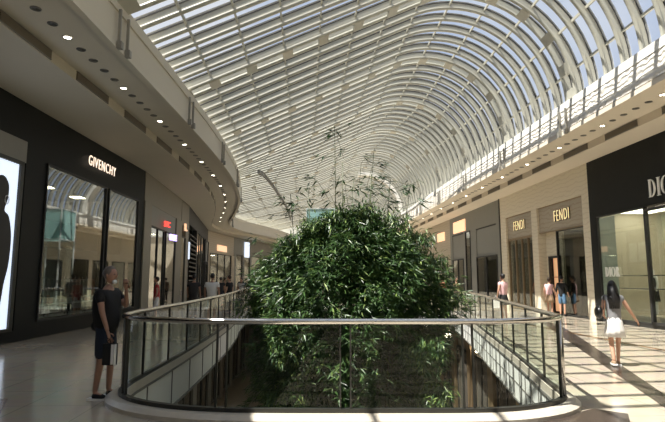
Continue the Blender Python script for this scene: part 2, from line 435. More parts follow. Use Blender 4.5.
# vents on the step face, downlights in the soffit
for sgn, F, side, r0, r1 in ((-1, FL, 'left', 6.2, 46), (1, FR, 'right', 9.6, 50)):
    St = offset(F, sgn*1.55); y = r0 if sgn < 0 else r0+.4
    while y < r1:
        x0 = interp(St, y); x1 = interp(St, y+1.75)
        b = MB(); L_ = math.dist((x0, y), (x1, y+1.75)); a = math.atan2(1.75, x1-x0)
        r = empty('air_vent', (x0, y, ZL), a, cat='vent', group='air vents along the %s soffit' % side, label='dark linear air vent in the step of the %s soffit' % side)
        o = 1 if sgn > 0 else -1
        b.box(0, L_, *sorted((o*.004, o*.03)), .04, .22); b.build('grille', 'vent', r)
        b = MB()
        for zz in (.03, .23): b.box(-.01, L_+.01, *sorted((0, o*.035)), zz-.008, zz+.008)
        b.build('frame', 'joint', r)
        y += 2.9
    Lp = offset(F, sgn*.88); k = 0; y = r0
    protos = {}
    while y < r1:
        lit = (k % 5 == 2)
        x = interp(Lp, y+.0)
        if lit not in protos:
            r = empty('recessed_downlight', (x, y, ZS), 0); protos[lit] = r
            b = MB(); b.lathe([(.072, -.004), (.074, -.016), (.1, -.012), (.1, -.001)], n=20, cap=False); b.build('trim_ring', 'plaster' if lit else 'joint', r)
            b = MB(); b.lathe([(.0, -.006), (.072, -.006), (.072, .0), (0, 0)], n=20); b.build('lens', 'lamp_on' if lit else 'lamp_off', r)
        else:
            r = copy_tree(protos[lit]); r.location = (x, y, ZS)
        tag(r, ('glowing round downlight set in the %s soffit' if lit else 'unlit dark round downlight set in the %s soffit') % side, 'downlight',
            ('lit' if lit else 'unlit')+' downlights in the %s soffit' % side)
        k += 1; y += .58

# ------------------------------------------------------------------ glazed roof
def base_curve():
    cx, cz, rx, rz = 5.35, 7.55, 3.98, 4.22                  # straight shallow side, then crest and haunch
    arc = [(cx+rx*math.cos(a), cz+rz*math.sin(a)) for a in [math.radians(113.2*(1-i/40)) for i in range(41)]]
    x1, z1 = arc[0]; line = [(-4.3+(x1+4.3)*i/20, z1-(x1+4.3)*(1-i/20)*.455) for i in range(20)]
    return line+arc
BASE = base_curve()
def section(Y, N=52):
    w = max(0, min(1, (Y-27)/13)); w = w*w*(3-2*w)
    pts = []
    for u, z in BASE:
        if u < .4: f = (.4-u)/4.6; u2 = .4-(.4-u)*(1+.95*w); pts.append((u2, z+(.0)*f))
        else: pts.append((u, z))
    d = pts; c = [0]
    for p, q in zip(d, d[1:]): c.append(c[-1]+math.dist(p, q))
    out = []; j = 0
    for i in range(N+1):
        s = c[-1]*i/N
        while j < len(d)-2 and c[j+1] < s: j += 1
        t = (s-c[j])/(c[j+1]-c[j]); out.append((d[j][0]+(d[j+1][0]-d[j][0])*t, d[j][1]+(d[j+1][1]-d[j][1])*t))
    return out
roof = empty('ceiling', (0, 0, 0), math.atan(G), kind='structure')
def rib_mesh(Y, lo, hi, yoff=0, depth=.29, mb=None):
    """T-shaped bar hanging below the glass, swept along the section; local y about 0."""
    mb = mb or MB(); sec = section(Y); n = len(sec)
    c_ = -depth+.055; r_ = .06
    prof = [(.012, 0), (-.012, 0), (-.012, c_+r_)]+[(-r_*math.cos(t*PI/5), c_-r_*math.sin(t*PI/5)) for t in range(-1, 7)]+[(.012, c_+r_)]
    vs = []
    for i, (u, z) in enumerate(sec):
        a = sec[max(i-1, 0)]; c = sec[min(i+1, n-1)]; t = Vector((c[0]-a[0], c[1]-a[1])).normalized(); nx, nz = -t.y, t.x
        for py, pz in prof: vs.append((u+nx*pz, py+yoff, z+nz*pz))
    k = len(prof); fs = [(i*k+j, i*k+(j+1) % k, (i+1)*k+(j+1) % k, (i+1)*k+j) for i in range(n-1) for j in range(k)]
    mb.add(vs, fs, False); return mb
def gasket(Y, mb, yoff=0, w=.03):
    sec = section(Y); vs = []
    n = len(sec)
    for i, (u, z) in enumerate(sec):
        a = sec[max(i-1, 0)]; c = sec[min(i+1, n-1)]; t = Vector((c[0]-a[0], c[1]-a[1])).normalized(); nx, nz = -t.y, t.x
        for py, pz in ((-w, -.03), (w, -.03), (w, .04), (-w, .04)): vs.append((u+nx*pz, py+yoff, z+nz*pz))
    mb.add(vs, [(i*4+j, i*4+(j+1) % 4, (i+1)*4+(j+1) % 4, (i+1)*4+j) for i in range(n-1) for j in range(4)])
NPUR = 13; NS = 52; PK = [int(round(NS*k/NPUR)) for k in range(0, NPUR+1)]
BAY = 5.7; SP = .85; Y0 = 22.35-BAY*5; YEND = 22.35+BAY*10
def arch_mesh(Y):
    mb = MB(); rib_mesh(Y, 0, 0, -.3, .33, mb); rib_mesh(Y, 0, 0, .3, .33, mb)
    sec = section(Y)
    for k in PK:
        i = min(max(k, 1), NS-1); u, z = sec[i]; a = sec[i-1]; c = sec[i+1]; ang = math.atan2(c[1]-a[1], c[0]-a[0])
        T = Matrix.Translation((u, 0, z)) @ Matrix.Rotation(-ang, 4, 'Y')
        mb.box(-.18, .18, -.3, .3, -.34, -.3, T)
    return mb
rm = am = gm = gm2 = None
STN = []
for j in range(16):
    STN.append((Y0+BAY*j, True))
    if j < 15: STN += [(Y0+BAY*j+.3+SP*q, False) for q in range(1, 6)]
for Y, main in STN:
    far = Y > 26.5
    if main:
        if far or am is None: me = arch_mesh(Y).mesh('arch'); am = am or me; me = me if far else am
        else: me = am
        link('arch', me, 'steel_paint', roof, loc=(0, Y, 0))
    else:
        if far or rm is None: me = rib_mesh(Y, 0, 0).mesh('rib'); rm = rm or me; me = me if far else rm
        else: me = rm
        link('rib', me, 'steel_paint', roof, loc=(0, Y, 0))
    b = MB()
    if main: gasket(Y, b, -.3, .025); gasket(Y, b, .3, .025)
    else: gasket(Y, b)
    if far: link('gasket', b.mesh('gasket'), 'gasket', roof, loc=(0, Y, 0))
    else:
        if main: gm = gm or b.mesh('gasket'); link('gasket', gm, 'gasket', roof, loc=(0, Y, 0))
        else: gm2 = gm2 or b.mesh('gasket'); link('gasket', gm2, 'gasket', roof, loc=(0, Y, 0))
ys = [Y0, 5, 15, 26, 28, 30, 32, 34, 36, 38, 40, 44, 50, YEND]
secs = [section(y) for y in ys]
for k in PK[1:-1]:
    b = MB(); b.sweep([(s[k][0], y, s[k][1]-.09) for s, y in zip(secs, ys)], [(-.022, -.045), (.022, -.045), (.022, .045), (-.022, .045)]); b.build('purlin', 'steel_paint', roof)
# panes: clear strip plus fritted strip in every bay
clear = MB(); frit = MB()
edges_ = [y+d for y, m_ in STN for d in ((-.3, .3) if m_ else (0,))]
for Y, Yn in zip(edges_, edges_[1:]):
    sp = Yn-Y
    for mb, ya, yb in ((clear, 0, sp*.86), (frit, sp*.86, sp)):
        A = section(Y+ya, NS//2) if Y > 26 else section(0, NS//2); B_ = section(Y+yb, NS//2) if Y > 26 else A; n = len(A)
        mb.add([(u, Y+ya, z) for u, z in A]+[(u, Y+yb, z) for u, z in B_], [(i, i+1, n+i+1, n+i) for i in range(n-1)])
clear.build('glazing', 'roof_glass', roof); frit.build('glazing_frit', 'frit_glass', roof)
# the curved tie beam crossing the shallow side of the vault
b = MB(); pts = smooth_line([(x+.053*y, y, z) for x, y, z in ((-4.5, 31.2, 8.12), (-4.7, 36, 8.75), (-4.68, 42.5, 8.92), (-4.76, 52.8, 9.03), (-5.3, 66, 9.1))], 6)
b.sweep(pts, [(-.07, -.12), (.07, -.12), (.07, .1), (-.07, .1)]); b.build('tie_beam', 'joint', roof)
# broad white arch over the far haunch
b = MB(); sec = section(47.5)[35:]; vs = []
for i, (u, z) in enumerate(sec):
    a = sec[max(i-1, 0)]; c = sec[min(i+1, len(sec)-1)]; t = Vector((c[0]-a[0], c[1]-a[1])).normalized()
    for py, pz in ((-.45, -.32), (.45, -.32), (.45, -.62), (-.45, -.62)): vs.append((u-t.y*pz, 47.5+py, z+t.x*pz))
b.add(vs, [(i*4+j, i*4+(j+1) % 4, (i+1)*4+(j+1) % 4, (i+1)*4+j) for i in range(len(sec)-1) for j in range(4)]); b.build('white_arch', 'white_paint', roof)
# low upstand along the left springing line
b = MB(); b.sweep([(section(y)[0][0]-.05, y, 7.62) for y in ys], [(-.12, -.25), (.12, -.25), (.12, .06), (-.12, .06)]); b.build('gutter', 'plaster', roof)

# ------------------------------------------------------------------ end walls, lower level
b = MB(); b.box(-15.5, 15.5, 76, 76.3, -6, 9.5); S(b, 'wall_far', 'stone_beige')
b = MB(); sec = section(60); vs = [(u-G*75.6, 75.8, z) for u, z in sec]; vs = [(vs[0][0], 75.8, 7.5)]+vs+[(vs[-1][0], 75.8, 7.5)]
b.add(vs, [tuple(range(len(vs)))]); S(b, 'window_1', 'frosted')
b = MB(); b.box(-15.5, 15.5, -14.3, -14, -6, 11.5); S(b, 'wall_near', 'plaster')
for sgn, side in ((-1, 'left'), (1, 'right')):
    b = MB(); b.box(*sorted((sgn*15.5, sgn*15.8)), -14, 76, -6, 7.6); S(b, 'wall_'+side, 'int_dark')
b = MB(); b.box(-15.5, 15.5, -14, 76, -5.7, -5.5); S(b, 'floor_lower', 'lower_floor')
for sgn, side in ((-1, 'left'), (1, 'right')):
    X = (lambda y: -6.4-.02*y) if sgn < 0 else (lambda y: 6.9-.0*y)
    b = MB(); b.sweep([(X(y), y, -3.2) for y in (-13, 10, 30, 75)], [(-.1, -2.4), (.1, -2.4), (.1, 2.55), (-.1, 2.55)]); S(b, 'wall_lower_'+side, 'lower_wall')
    for k in range(14):
        y = 2+3.4*k; x = X(y)-sgn*.18
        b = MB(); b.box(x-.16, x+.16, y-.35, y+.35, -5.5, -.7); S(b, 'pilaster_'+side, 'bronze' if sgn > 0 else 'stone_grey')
        if k < 12:
            r = empty('window_lower', (x, y+1.7, -5.5), 0, kind='structure')
            b = MB()
            for a0, a1, z0, z1 in ((-1.2, -1.12, .2, 3.6), (1.12, 1.2, .2, 3.6), (-1.2, 1.2, 3.5, 3.6), (-1.2, 1.2, .2, .3), (-.04, .04, .2, 3.6)): b.box(-.05, .05, a0, a1, z0, z1)
            b.build('window_frame', 'dark_metal', r)
            b = MB(); b.box(-.01, .01, -1.12, 1.12, .3, 3.5); b.build('pane', 'lower_pane', r)
            if k % 2 == 0:
                b = MB(); b.box(-.03-.03*sgn, .03-.03*sgn, -.8, .8, 3.75, 4.05); b.build('sign_panel', 'glow_panel', r)

# ------------------------------------------------------------------ storefronts
class Wall:
    """local frame on a wall line: s along (+Y sense), d towards the corridor, z up"""
    def __init__(s, f, y0, y1, sgn):
        s.p0 = Vector((f(y0), y0, 0)); s.p1 = Vector((f(y1), y1, 0)); d = (s.p1-s.p0); s.L = d.length; s.sgn = sgn
        s.a = math.atan2(d.y, d.x); s.y0 = y0; s.y1 = y1
        s.T = Matrix.Translation(s.p0) @ Matrix.Rotation(s.a, 4, 'Z') @ Matrix.Diagonal((1, sgn*1.0, 1, 1))
        # left wall (sgn=-1): corridor is on -y' of the rotated frame -> d positive = corridor
    def s_of(s, y): return (y-s.y0)/(s.y1-s.y0)*s.L
    def box(s, mb, ya, yb, d0, d1, z0, z1): mb.box(s.s_of(ya), s.s_of(yb), d0, d1, z0, z1, s.T); return mb
def mk(w, name, m, parts, kind='structure', parent=None, **kw):
    b = MB()
    for p in parts: w.box(b, *p)
    bm = bmesh.new(); me = b.mesh(name); bm.from_mesh(me); bmesh.ops.recalc_face_normals(bm, faces=bm.faces[:]); bm.to_mesh(me); bm.free()
    return link(name, me, m, parent, kind, **kw)
winc = [1]
def window(w, ya, yb, z0, z1, m='shop_glass', fm='black_matt', bars=(), fw=.07, d=.0):
    winc[0] += 1
    r = empty('window_%d' % winc[0], kind='structure')
    q = (yb-ya)/((yb-ya)/w.L*w.L) if 0 else 1
    fy = fw
    ps = [(ya, ya+fy, d-.08, d+.05, z0, z1), (yb-fy, yb, d-.08, d+.05, z0, z1), (ya, yb, d-.08, d+.05, z1-fw, z1), (ya, yb, d-.08, d+.05, z0, z0+fw)]
    ps += [(t-fw/2, t+fw/2, d-.08, d+.05, z0, z1) for t in bars]
    mk(w, 'window_frame', fm, ps, None, r)
    mk(w, 'pane', m, [(ya+fy, yb-fy, d-.012, d, z0+fw, z1-fw)], None, r)
    return r
def room(w, ya, yb, depth, z1, m, ceil='int_dark', lamp=None, zf=0, lw=.25):
    """shop interior: back wall, side walls, ceiling; lamps as small glowing coffers"""
    mk(w, 'wall_shop', m, [(ya, yb, -depth-.1, -depth, 0, z1), (ya-.05, ya+.03, -depth, -.1, 0, z1), (yb-.03, yb+.05, -depth, -.1, 0, z1)])
    mk(w, 'ceiling_shop', ceil, [(ya, yb, -depth, -.1, z1, z1+.1)])
    if lamp:
        n = max(1, int((yb-ya)/1.8)); 
        for i in range(n):
            c = ya+(yb-ya)*(i+.5)/n
            mk(w, 'ceiling_lamp', lamp, [(c-lw, c+lw, -depth*.5-lw*.8, -depth*.5+lw*.8, z1-.03, z1-.005)], None, label='small square glowing coffer lamp inside a shop', cat='ceiling lamp', group='coffer lamps inside the shops')
# ---- text
def text_mesh(txt, size, m, extrude=.02, off=0, bold=.0, sp=1.0, flipx=False):
    cu = bpy.data.curves.new('t', 'FONT'); cu.body = txt; cu.size = size; cu.extrude = extrude; cu.align_x = 'CENTER'; cu.align_y = 'CENTER'
    cu.offset = bold; cu.space_character = sp; cu.resolution_u = 4
    o = bpy.data.objects.new('t', cu); C.objects.link(o); bpy.context.view_layer.update()
    me = bpy.data.meshes.new_from_object(o.evaluated_get(bpy.context.evaluated_depsgraph_get()))
    bpy.data.objects.remove(o); me.materials.clear(); me.materials.append(M[m]); me.name = 'letters'; return me
def channel(o, txt, size, m, **kw):
    """dark returns behind the lit faces"""
    return link('letter_return', text_mesh(txt, size, m, .05, bold=.012, **kw), None, o, loc=(0, 0, -.06))
def sign(me, x, y, z, side, ang, name='shop_sign', sx=1, **kw):
    """letters upright facing the corridor: side -1 = left wall (faces +X), +1 = right wall (faces -X)"""
    o = link(name, me, None, None, None, **kw)
    o.location = (x, y, z); o.scale = (sx, 1, 1)
    o.rotation_euler = (PI/2, 0, (PI/2 if side < 0 else -PI/2)+ang)
    return o

# ---- LEFT SIDE
W1 = Wall(wl, -14, 22.6, -1)
mk(W1, 'wall_left_shop', 'black_panel', [(-14, 9.4, -.3, 0, 0, 6.36), (9.4, 13.75, -.3, 0, 5.3, 6.36), (13.75, 14.75, -.3, 0, 0, 6.36), (14.75, 22.6, -.3, 0, 4.95, 6.36), (21.9, 22.6, -.3, 0, 0, 4.95), (14.75, 21.9, -.3, 0, 0, .45), (18.72, 18.95, -.2, 0, .45, 4.95), (9.4, 13.75, -.3, 0, 0, .3)])
mk(W1, 'trim_11', 'stone_grey', [(9.4, 13.7, -.05, .03, 4.72, 5.3)])
lb = empty('lightbox_poster', (-8.2, 11.5, .3), 0, label='tall bluish-white backlit poster with a dark figure, on the left shopfront', cat='poster')
def child_of(o, par):
    o.parent = par; o.matrix_parent_inverse = Matrix.Translation(-Vector(par.location)); return o
child_of(mk(W1, 'frame', 'dark_metal', [(9.4, 9.5, -.1, .06, .3, 4.72), (13.45, 13.6, -.1, .06, .3, 4.72), (9.4, 13.6, -.1, .06, 4.62, 4.72), (9.4, 13.6, -.1, .06, .3, .38)], None), lb)
child_of(mk(W1, 'screen', 'screen', [(9.5, 13.45, -.05, .0, .38, 4.62)], None), lb)
b = MB()                                      # printed silhouette (flat print on the poster)
fig = [(11.3, .6), (11.6, 2.2), (11.5, 2.9), (11.9, 3.25), (12.45, 3.32), (12.5, 3.55), (12.42, 3.85), (12.6, 4.15), (12.85, 4.2), (13.05, 4.0), (13.05, 3.65), (12.95, 3.35), (13.15, 3.2), (13.3, 2.7), (13.28, 2.0), (13.15, 1.5), (13.05, .9), (12.8, .45), (12.5, .5), (12.45, 1.2), (12.2, .5)]
fig = smooth_line(fig+[fig[0]], 4)[:-1]
b.add([(-8.243, y, z) for y, z in fig]+[(-8.238, y, z) for y, z in fig], [tuple(range(len(fig))), tuple(range(2*len(fig)-1, len(fig)-1, -1))]); child_of(b.build('printed_figure', 'black_matt'), lb)
b = MB(); b.tube([(-8.23, 13.0+.08*math.cos(t), 3.62+.11*math.sin(t)) for t in [i*PI/6 for i in range(13)]], .012, 6); child_of(b.build('printed_earring', 'paper_white'), lb)

window(W1, 14.75, 18.75, .45, 4.95, fw=.05)
window(W1, 18.95, 21.9, .45, 4.95, fw=.05)
room(W1, 14.75, 21.9, 4.0, 4.9, 'int_mid', 'int_dark', 'glow_panel')
mk(W1, 'trim_12', 'black_matt', [(14.8, 21.8, -.9, -.6, 2.65, 3.45)])
# display shelving with folded goods behind the window
cols = ['cloth_tan', 'cloth_white', 'cloth_grey', 'cloth_dark', 'cloth_orange', 'leather_black']
for u, yy in enumerate((15.75, 17.05, 18.35, 19.65)):
    r = empty('display_unit', (-8.25-1.3, yy+.65, 0), 0, label=['low white display table just inside the dark shop window nearest the poster', 'low white display table behind the second pane of the dark shop', 'low white display table behind the pane past the black mullion', 'low white display table at the far end of the dark shop'][u], cat='display table')
    b = MB(); b.box(-.35, .35, -.6, .6, .78, .82); b.build('top', 'paper_white', r)
    for dx in (-.3, .3):
        for dy in (-.55, .55): b = MB(); b.box(dx-.02, dx+.02, dy-.02, dy+.02, 0, .78); b.build('leg', 'dark_metal', r)
    b = MB(); b.box(-.33, .33, -.58, .58, .4, .43); b.build('shelf', 'paper_white', r)
    for q in range(3):
        b = MB(); w_ = .1+.05*random.random(); h_ = .12+.14*random.random(); y_ = yy+.25+.4*q
        b.prism([(-9.55-w_, y_-.12), (-9.55+w_, y_-.12), (-9.55+w_, y_+.12), (-9.55-w_, y_+.12)], .82, .82+h_)
        b.tube([(-9.55, y_-.07, .82+h_), (-9.55, y_-.05, .9+h_), (-9.55, y_+.05, .9+h_), (-9.55, y_+.07, .82+h_)], .012, 6)
        b.build('handbag', cols[(u*3+q) % 6], label='small handbag displayed on a low white table in the dark shop', cat='bag', group='handbags on the display tables')
for q, (yy, mm) in enumerate([(-9.25, 'cloth_orange'), (-10.5, 'cloth_white'), (-11.7, 'cloth_grey')]):
    r = empty('clothes_rail', (yy, 21.4, 0), PI/2, label='clothes rail hung with %s garments at the back of the dark shop' % mm.split('_')[1], cat='clothes rail')
    b = MB(); b.tube([(0, -.55, 0), (0, -.55, 1.75), (0, .55, 1.75), (0, .55, 0)], .018, 6); b.build('rack', 'steel', r)
    for j in range(7):
        b = MB(); y_ = -.45+.15*j; b.prism([(-.2, y_-.03), (.2, y_-.03), (.16, y_+.04), (-.16, y_+.04)], .75, 1.62); b.tube([(0, y_, 1.62), (0, y_, 1.76)], .01, 5)
        b.build('garment', mm, r)

# shop 2
W2 = Wall(wl, 22.6, 33.4, -1)
mk(W2, 'wall_left_stone', 'stone_taupe', [(22.6, 30.9, -.3, .02, 5.05, 6.36), (22.6, 23.8, -.3, .06, 0, 5.05), (29.4, 31.0, -.3, .06, 0, 5.05), (31.0, 33.4, -.3, .02, 4.9, 6.36), (32.4, 33.4, -.3, .02, 0, 4.9)])
mk(W2, 'trim_13', 'cladding_grey', [(23.8, 29.4, -.25, .0, 4.1, 5.05)])
window(W2, 23.8, 26.6, .1, 4.1, fm='black_matt', bars=(25.2,))
window(W2, 27.0, 29.4, .1, 4.1, fm='black_matt')
window(W2, 31.0, 32.4, .1, 4.2, fm='black_matt')
room(W2, 23.8, 32.4, 3.2, 4.3, 'int_mid', 'int_dark', 'glow_panel')
mk(W2, 'shop_shelving', 'cloth_orange', [(27.3, 28.6, -2.9, -2.6, 0, 3.0)], None, label='reddish brown shelving wall inside the second left shop', cat='shelf')
# dark louvred shop and white panels beyond
W3 = Wall(wl, 33.4, 50.5, -1)
mk(W3, 'wall_left_dark', 'black_matt', [(33.4, 50.5, -.3, 0, 5.2, 6.36), (33.4, 34, -.3, 0, 0, 5.2), (38.6, 39.2, -.3, .05, 0, 5.2), (42.6, 43.2, -.3, .05, 0, 5.2), (46.6, 46.9, -.3, .1, 0, 5.2), (50.2, 50.5, -.3, .1, 0, 5.2)])
r = empty('window_40', kind='structure')
for j in range(12): mk(W3, 'louvre', 'dark_metal', [(34, 38.6, -.1-.0, .06, 1.2+.3*j, 1.28+.3*j)], None, r)
mk(W3, 'wall_back_dark', 'int_dark', [(33.4, 50.5, -2.2, -2.1, 0, 5.2)])
window(W3, 39.2, 42.6, .1, 5.2, bars=(41,)); window(W3, 43.2, 46.6, .1, 5.2, bars=(45,)); window(W3, 46.9, 50.2, 3.2, 5.2, 'frosted', 'black_matt', bars=(48.5,)); window(W3, 46.9, 50.2, .1, 3.1)
W4 = Wall(wl, 50.5, 59, -1)
mk(W4, 'wall_left_cream', 'marble_beige', [(50.5, 59, -.3, 0, 4.2, 6.3), (50.5, 51.2, -.3, 0, 0, 4.2), (58, 59, -.3, .1, 0, 4.2)])
window(W4, 51.2, 58, 0.1, 4.2, bars=(53.5, 55.8), m='clear_glass'); room(W4, 51.2, 58, 3.5, 4.2, 'int_mid', 'int_mid', 'glow_panel')
W5 = Wall(wl, 59, 64, -1)
mk(W5, 'wall_left_panels', 'cladding_grey', [(59, 64, -.3, 0, 4.4, 6.3), (59, 59.5, -.3, .1, 0, 4.4), (61.4, 61.8, -.3, .1, 0, 4.4), (63.6, 64, -.3, .1, 0, 4.4)])
window(W5, 59.5, 61.4, .1, 4.4); window(W5, 61.8, 63.6, .1, 4.4)
W6 = Wall(wl, 64, 76, -1)
mk(W6, 'wall_left_end', 'stone_grey', [(64, 76, -.3, 0, 4.4, 6.3), (67.6, 68.2, -.3, .1, 0, 4.4), (71.6, 72.2, -.3, .1, 0, 4.4), (75.4, 76, -.3, .1, 0, 4.4)])
for a0, a1 in ((64, 67.6), (68.2, 71.6), (72.2, 75.4)): window(W6, a0, a1, .1, 4.4)
mk(W5, 'video_screen', 'screen', [(61.9, 63.3, .05, .12, 4.2, 6.0)], None, label='small white lit screen high above the far left shops', cat='screen')
mk(W3, 'video_screen', 'screen', [(33.5, 33.9, .02, .08, 2.9, 4.0)], None, label='narrow white lit panel beside the louvred shop window', cat='screen')
# left signs
sign(text_mesh('GIVENCHY', .5, 'sign_lit', .01, bold=-.006, sp=1.2), -8.19, 18.2, 5.6, -1, 0, sx=.78, label='glowing white capital-letter sign on the black left shopfront', cat='sign')
sign(text_mesh('SVC', .42, 'sign_red', .03, bold=.0), wl(26.6)+.06, 26.6, 4.4, -1, -.1, label='small glowing red letter sign on the grey band of the second left shop', cat='sign')
sign(text_mesh('SALE', .42, 'sign_purple', .03, bold=.02), wl(27.9)+.12, 27.9, 3.82, -1, -.1, label='small glowing purple sign inside the second left shop window', cat='sign')
sign(text_mesh('IL', .6, 'sign_orange', .03, bold=.02), wl(31.8)+.07, 31.8, 4.75, -1, -.1, label='tiny glowing amber sign on the beige pier past the second left shop', cat='sign')
mk(W4, 'shop_sign', 'sign_orange', [(53.2, 56.2, .02, .1, 4.5, 5.1)], None, label='small glowing orange sign over the cream shop at the far left', cat='sign')

# ---- RIGHT SIDE
R1 = Wall(wr, 10, 20.9, 1)
mk(R1, 'wall_right_near', 'black_panel', [(-14, 20.95, -.3, .06, 4.08, 6.36), (20.5, 20.95, -.3, .06, 0, 4.08), (-14, 8, -.3, 0, 0, 4.08)])
mk(R1, 'wall_right_sill', 'black_matt', [(8, 20.5, -.25, .04, 0, .12)])
window(R1, 17.6, 20.5, .12, 4.08, 'clear_glass', 'black_matt', fw=.04, d=.0)
window(R1, 13.0, 17.6, .12, 4.0, 'clear_glass', 'black_matt', fw=.09, d=.03)
window(R1, 8.0, 13.0, .12, 4.08, 'clear_glass', 'black_matt', fw=.06)
room(R1, 8.0, 20.5, 2.6, 4.2, 'int_cream', 'int_cream', 'cove_panel', lw=.75)
mk(R1, 'window_film', 'frosted', [(19.4, 20.42, -.02, -.014, .15, 4.0)])
for zz in (1.28, 1.75): mk(R1, 'display_rail', 'steel', [(14.2, 20.3, -.5, -.46, zz-.02, zz+.02)], None, label='thin %s steel bar running inside the pale right shop window' % ('lower' if zz < 1.5 else 'upper'), cat='rail')
# black fin + Fendi-style travertine shop
R2 = Wall(wr, 20.95, 30.7, 1)
mk(R2, 'wall_right_travertine', 'travertine', [(20.95, 30.7, -.35, .05, 5.12, 6.36), (20.95, 21.5, -.35, .05, 0, 5.12), (25.75, 26.4, -.35, .05, 0, 5.12), (29.8, 30.7, -.35, .05, 0, 5.12)])
mk(R2, 'trim_14', 'marble_beige', [(21.5, 25.75, -.3, -.06, 3.87, 5.12)])
mk(R2, 'trim_15', 'marble_beige', [(26.4, 29.8, -.3, -.06, 3.87, 5.12)])
mk(R2, 'trim_16', 'bronze', [(21.5, 25.75, -.06, -.03, 5.07, 5.12), (21.5, 25.75, -.06, -.03, 3.83, 3.88), (26.4, 29.8, -.06, -.03, 5.07, 5.12), (26.4, 29.8, -.06, -.03, 3.83, 3.88)])
window(R2, 26.4, 29.8, .05, 3.85, 'shop_glass', 'bronze', bars=(27.2, 28.0, 28.8), fw=.08, d=-.1)
for q, yy in enumerate((28.2, 28.6, 29.0, 29.4)): mk(R2, 'display_column', 'marble_beige', [(yy-.08, yy+.08, -.45, -.3, .05, 3.8)], None, label='slim beige fin standing inside the narrower travertine window', cat='fin', group='fins in the narrow travertine window')
window(R2, 21.5, 24.1, .02, 3.85, 'shop_glass', 'black_matt', fw=.05, d=-.1)
mk(R2, 'wall_shop_entry', 'travertine', [(24.1, 24.3, -.45, -.35, 0, 3.9), (25.5, 25.8, -.45, -.35, 0, 3.9), (24.3, 25.5, -.45, -.35, 2.72, 3.9)])
mk(R2, 'wall_shop_dark', 'int_dark', [(21.0, 24.2, -1.8, -1.7, 0, 3.9), (24.14, 24.24, -1.7, -.45, 0, 3.9), (26.2, 30.2, -1.6, -1.5, 0, 3.9)])
mk(R2, 'ceiling_shop', 'int_cream', [(21.0, 30.2, -2.4, -.3, 3.88, 3.98)])
nr = empty('lit_niche', kind=None, label='dark-framed doorway glowing amber inside the travertine shop entrance', cat='niche')
mk(R2, 'frame', 'black_matt', [(24.3, 24.4, -.4, -.3, .1, 2.72), (25.4, 25.5, -.4, -.3, .1, 2.72), (24.3, 25.5, -.4, -.3, 2.62, 2.72)], None, nr)
mk(R2, 'panel', 'amber', [(24.3, 25.5, -.6, -.55, .1, 2.7)], None, nr)
for zz in (1.1, 1.7): mk(R2, 'shelf', 'bronze', [(24.35, 25.45, -.55, -.45, zz, zz+.04)], None, nr)
# grey shop
R3 = Wall(wr, 30.7, 41.5, 1)
mk(R3, 'wall_right_grey', 'cladding_grey', [(30.7, 41.5, -.3, 0, 5.0, 6.36), (30.7, 31.4, -.3, 0, 0, 5.0), (35.2, 36.4, -.3, 0, 0, 5.0), (37.5, 38.1, -.3, 0, 0, 5.0), (40.9, 41.5, -.3, 0, 0, 5), (31.4, 35.2, -.3, -.05, 3.1, 5.0), (38.1, 40.9, -.3, -.05, 3.1, 5.0)])
mk(R3, 'trim_17', 'black_matt', [(30.6, 30.75, -.3, .08, 0, 6.36), (31.4, 35.2, -.05, 0, 4.92, 4.98), (38.1, 40.9, -.05, 0, 4.92, 4.98)])
window(R3, 31.4, 35.2, .1, 3.1, fw=.07, bars=(33.3,)); window(R3, 36.4, 37.5, .1, 5.0, fw=.05); window(R3, 38.1, 40.9, .1, 3.1, fw=.07, bars=(39.5,))
mk(R3, 'wall_shop_dark', 'int_dark', [(30.8, 41.4, -2, -1.9, 0, 5)])
R4 = Wall(wr, 41.5, 50, 1)
mk(R4, 'wall_right_brown', 'marble_beige', [(41.5, 50, -.3, 0, 3.4, 6.36), (41.5, 42.3, -.3, 0, 0, 3.4), (46, 46.6, -.3, 0, 0, 3.4), (49.4, 50, -.3, 0, 0, 3.4)])
window(R4, 42.3, 46, .1, 3.4, bars=(44,)); window(R4, 46.6, 49.4, .1, 3.4)
mk(R4, 'wall_shop_dark', 'int_warm', [(41.6, 50, -2, -1.9, 0, 5)])
R5 = Wall(wr, 50, 76, 1)
mk(R5, 'wall_right_end', 'stone_beige', [(50, 76, -.3, 0, 3.6, 6.36)]+[(50+4.2*i, 50.8+4.2*i, -.3, .05, 0, 3.6) for i in range(7)])
for i in range(6): window(R5, 50.8+4.2*i, 54.2+4.2*i, .1, 3.6)
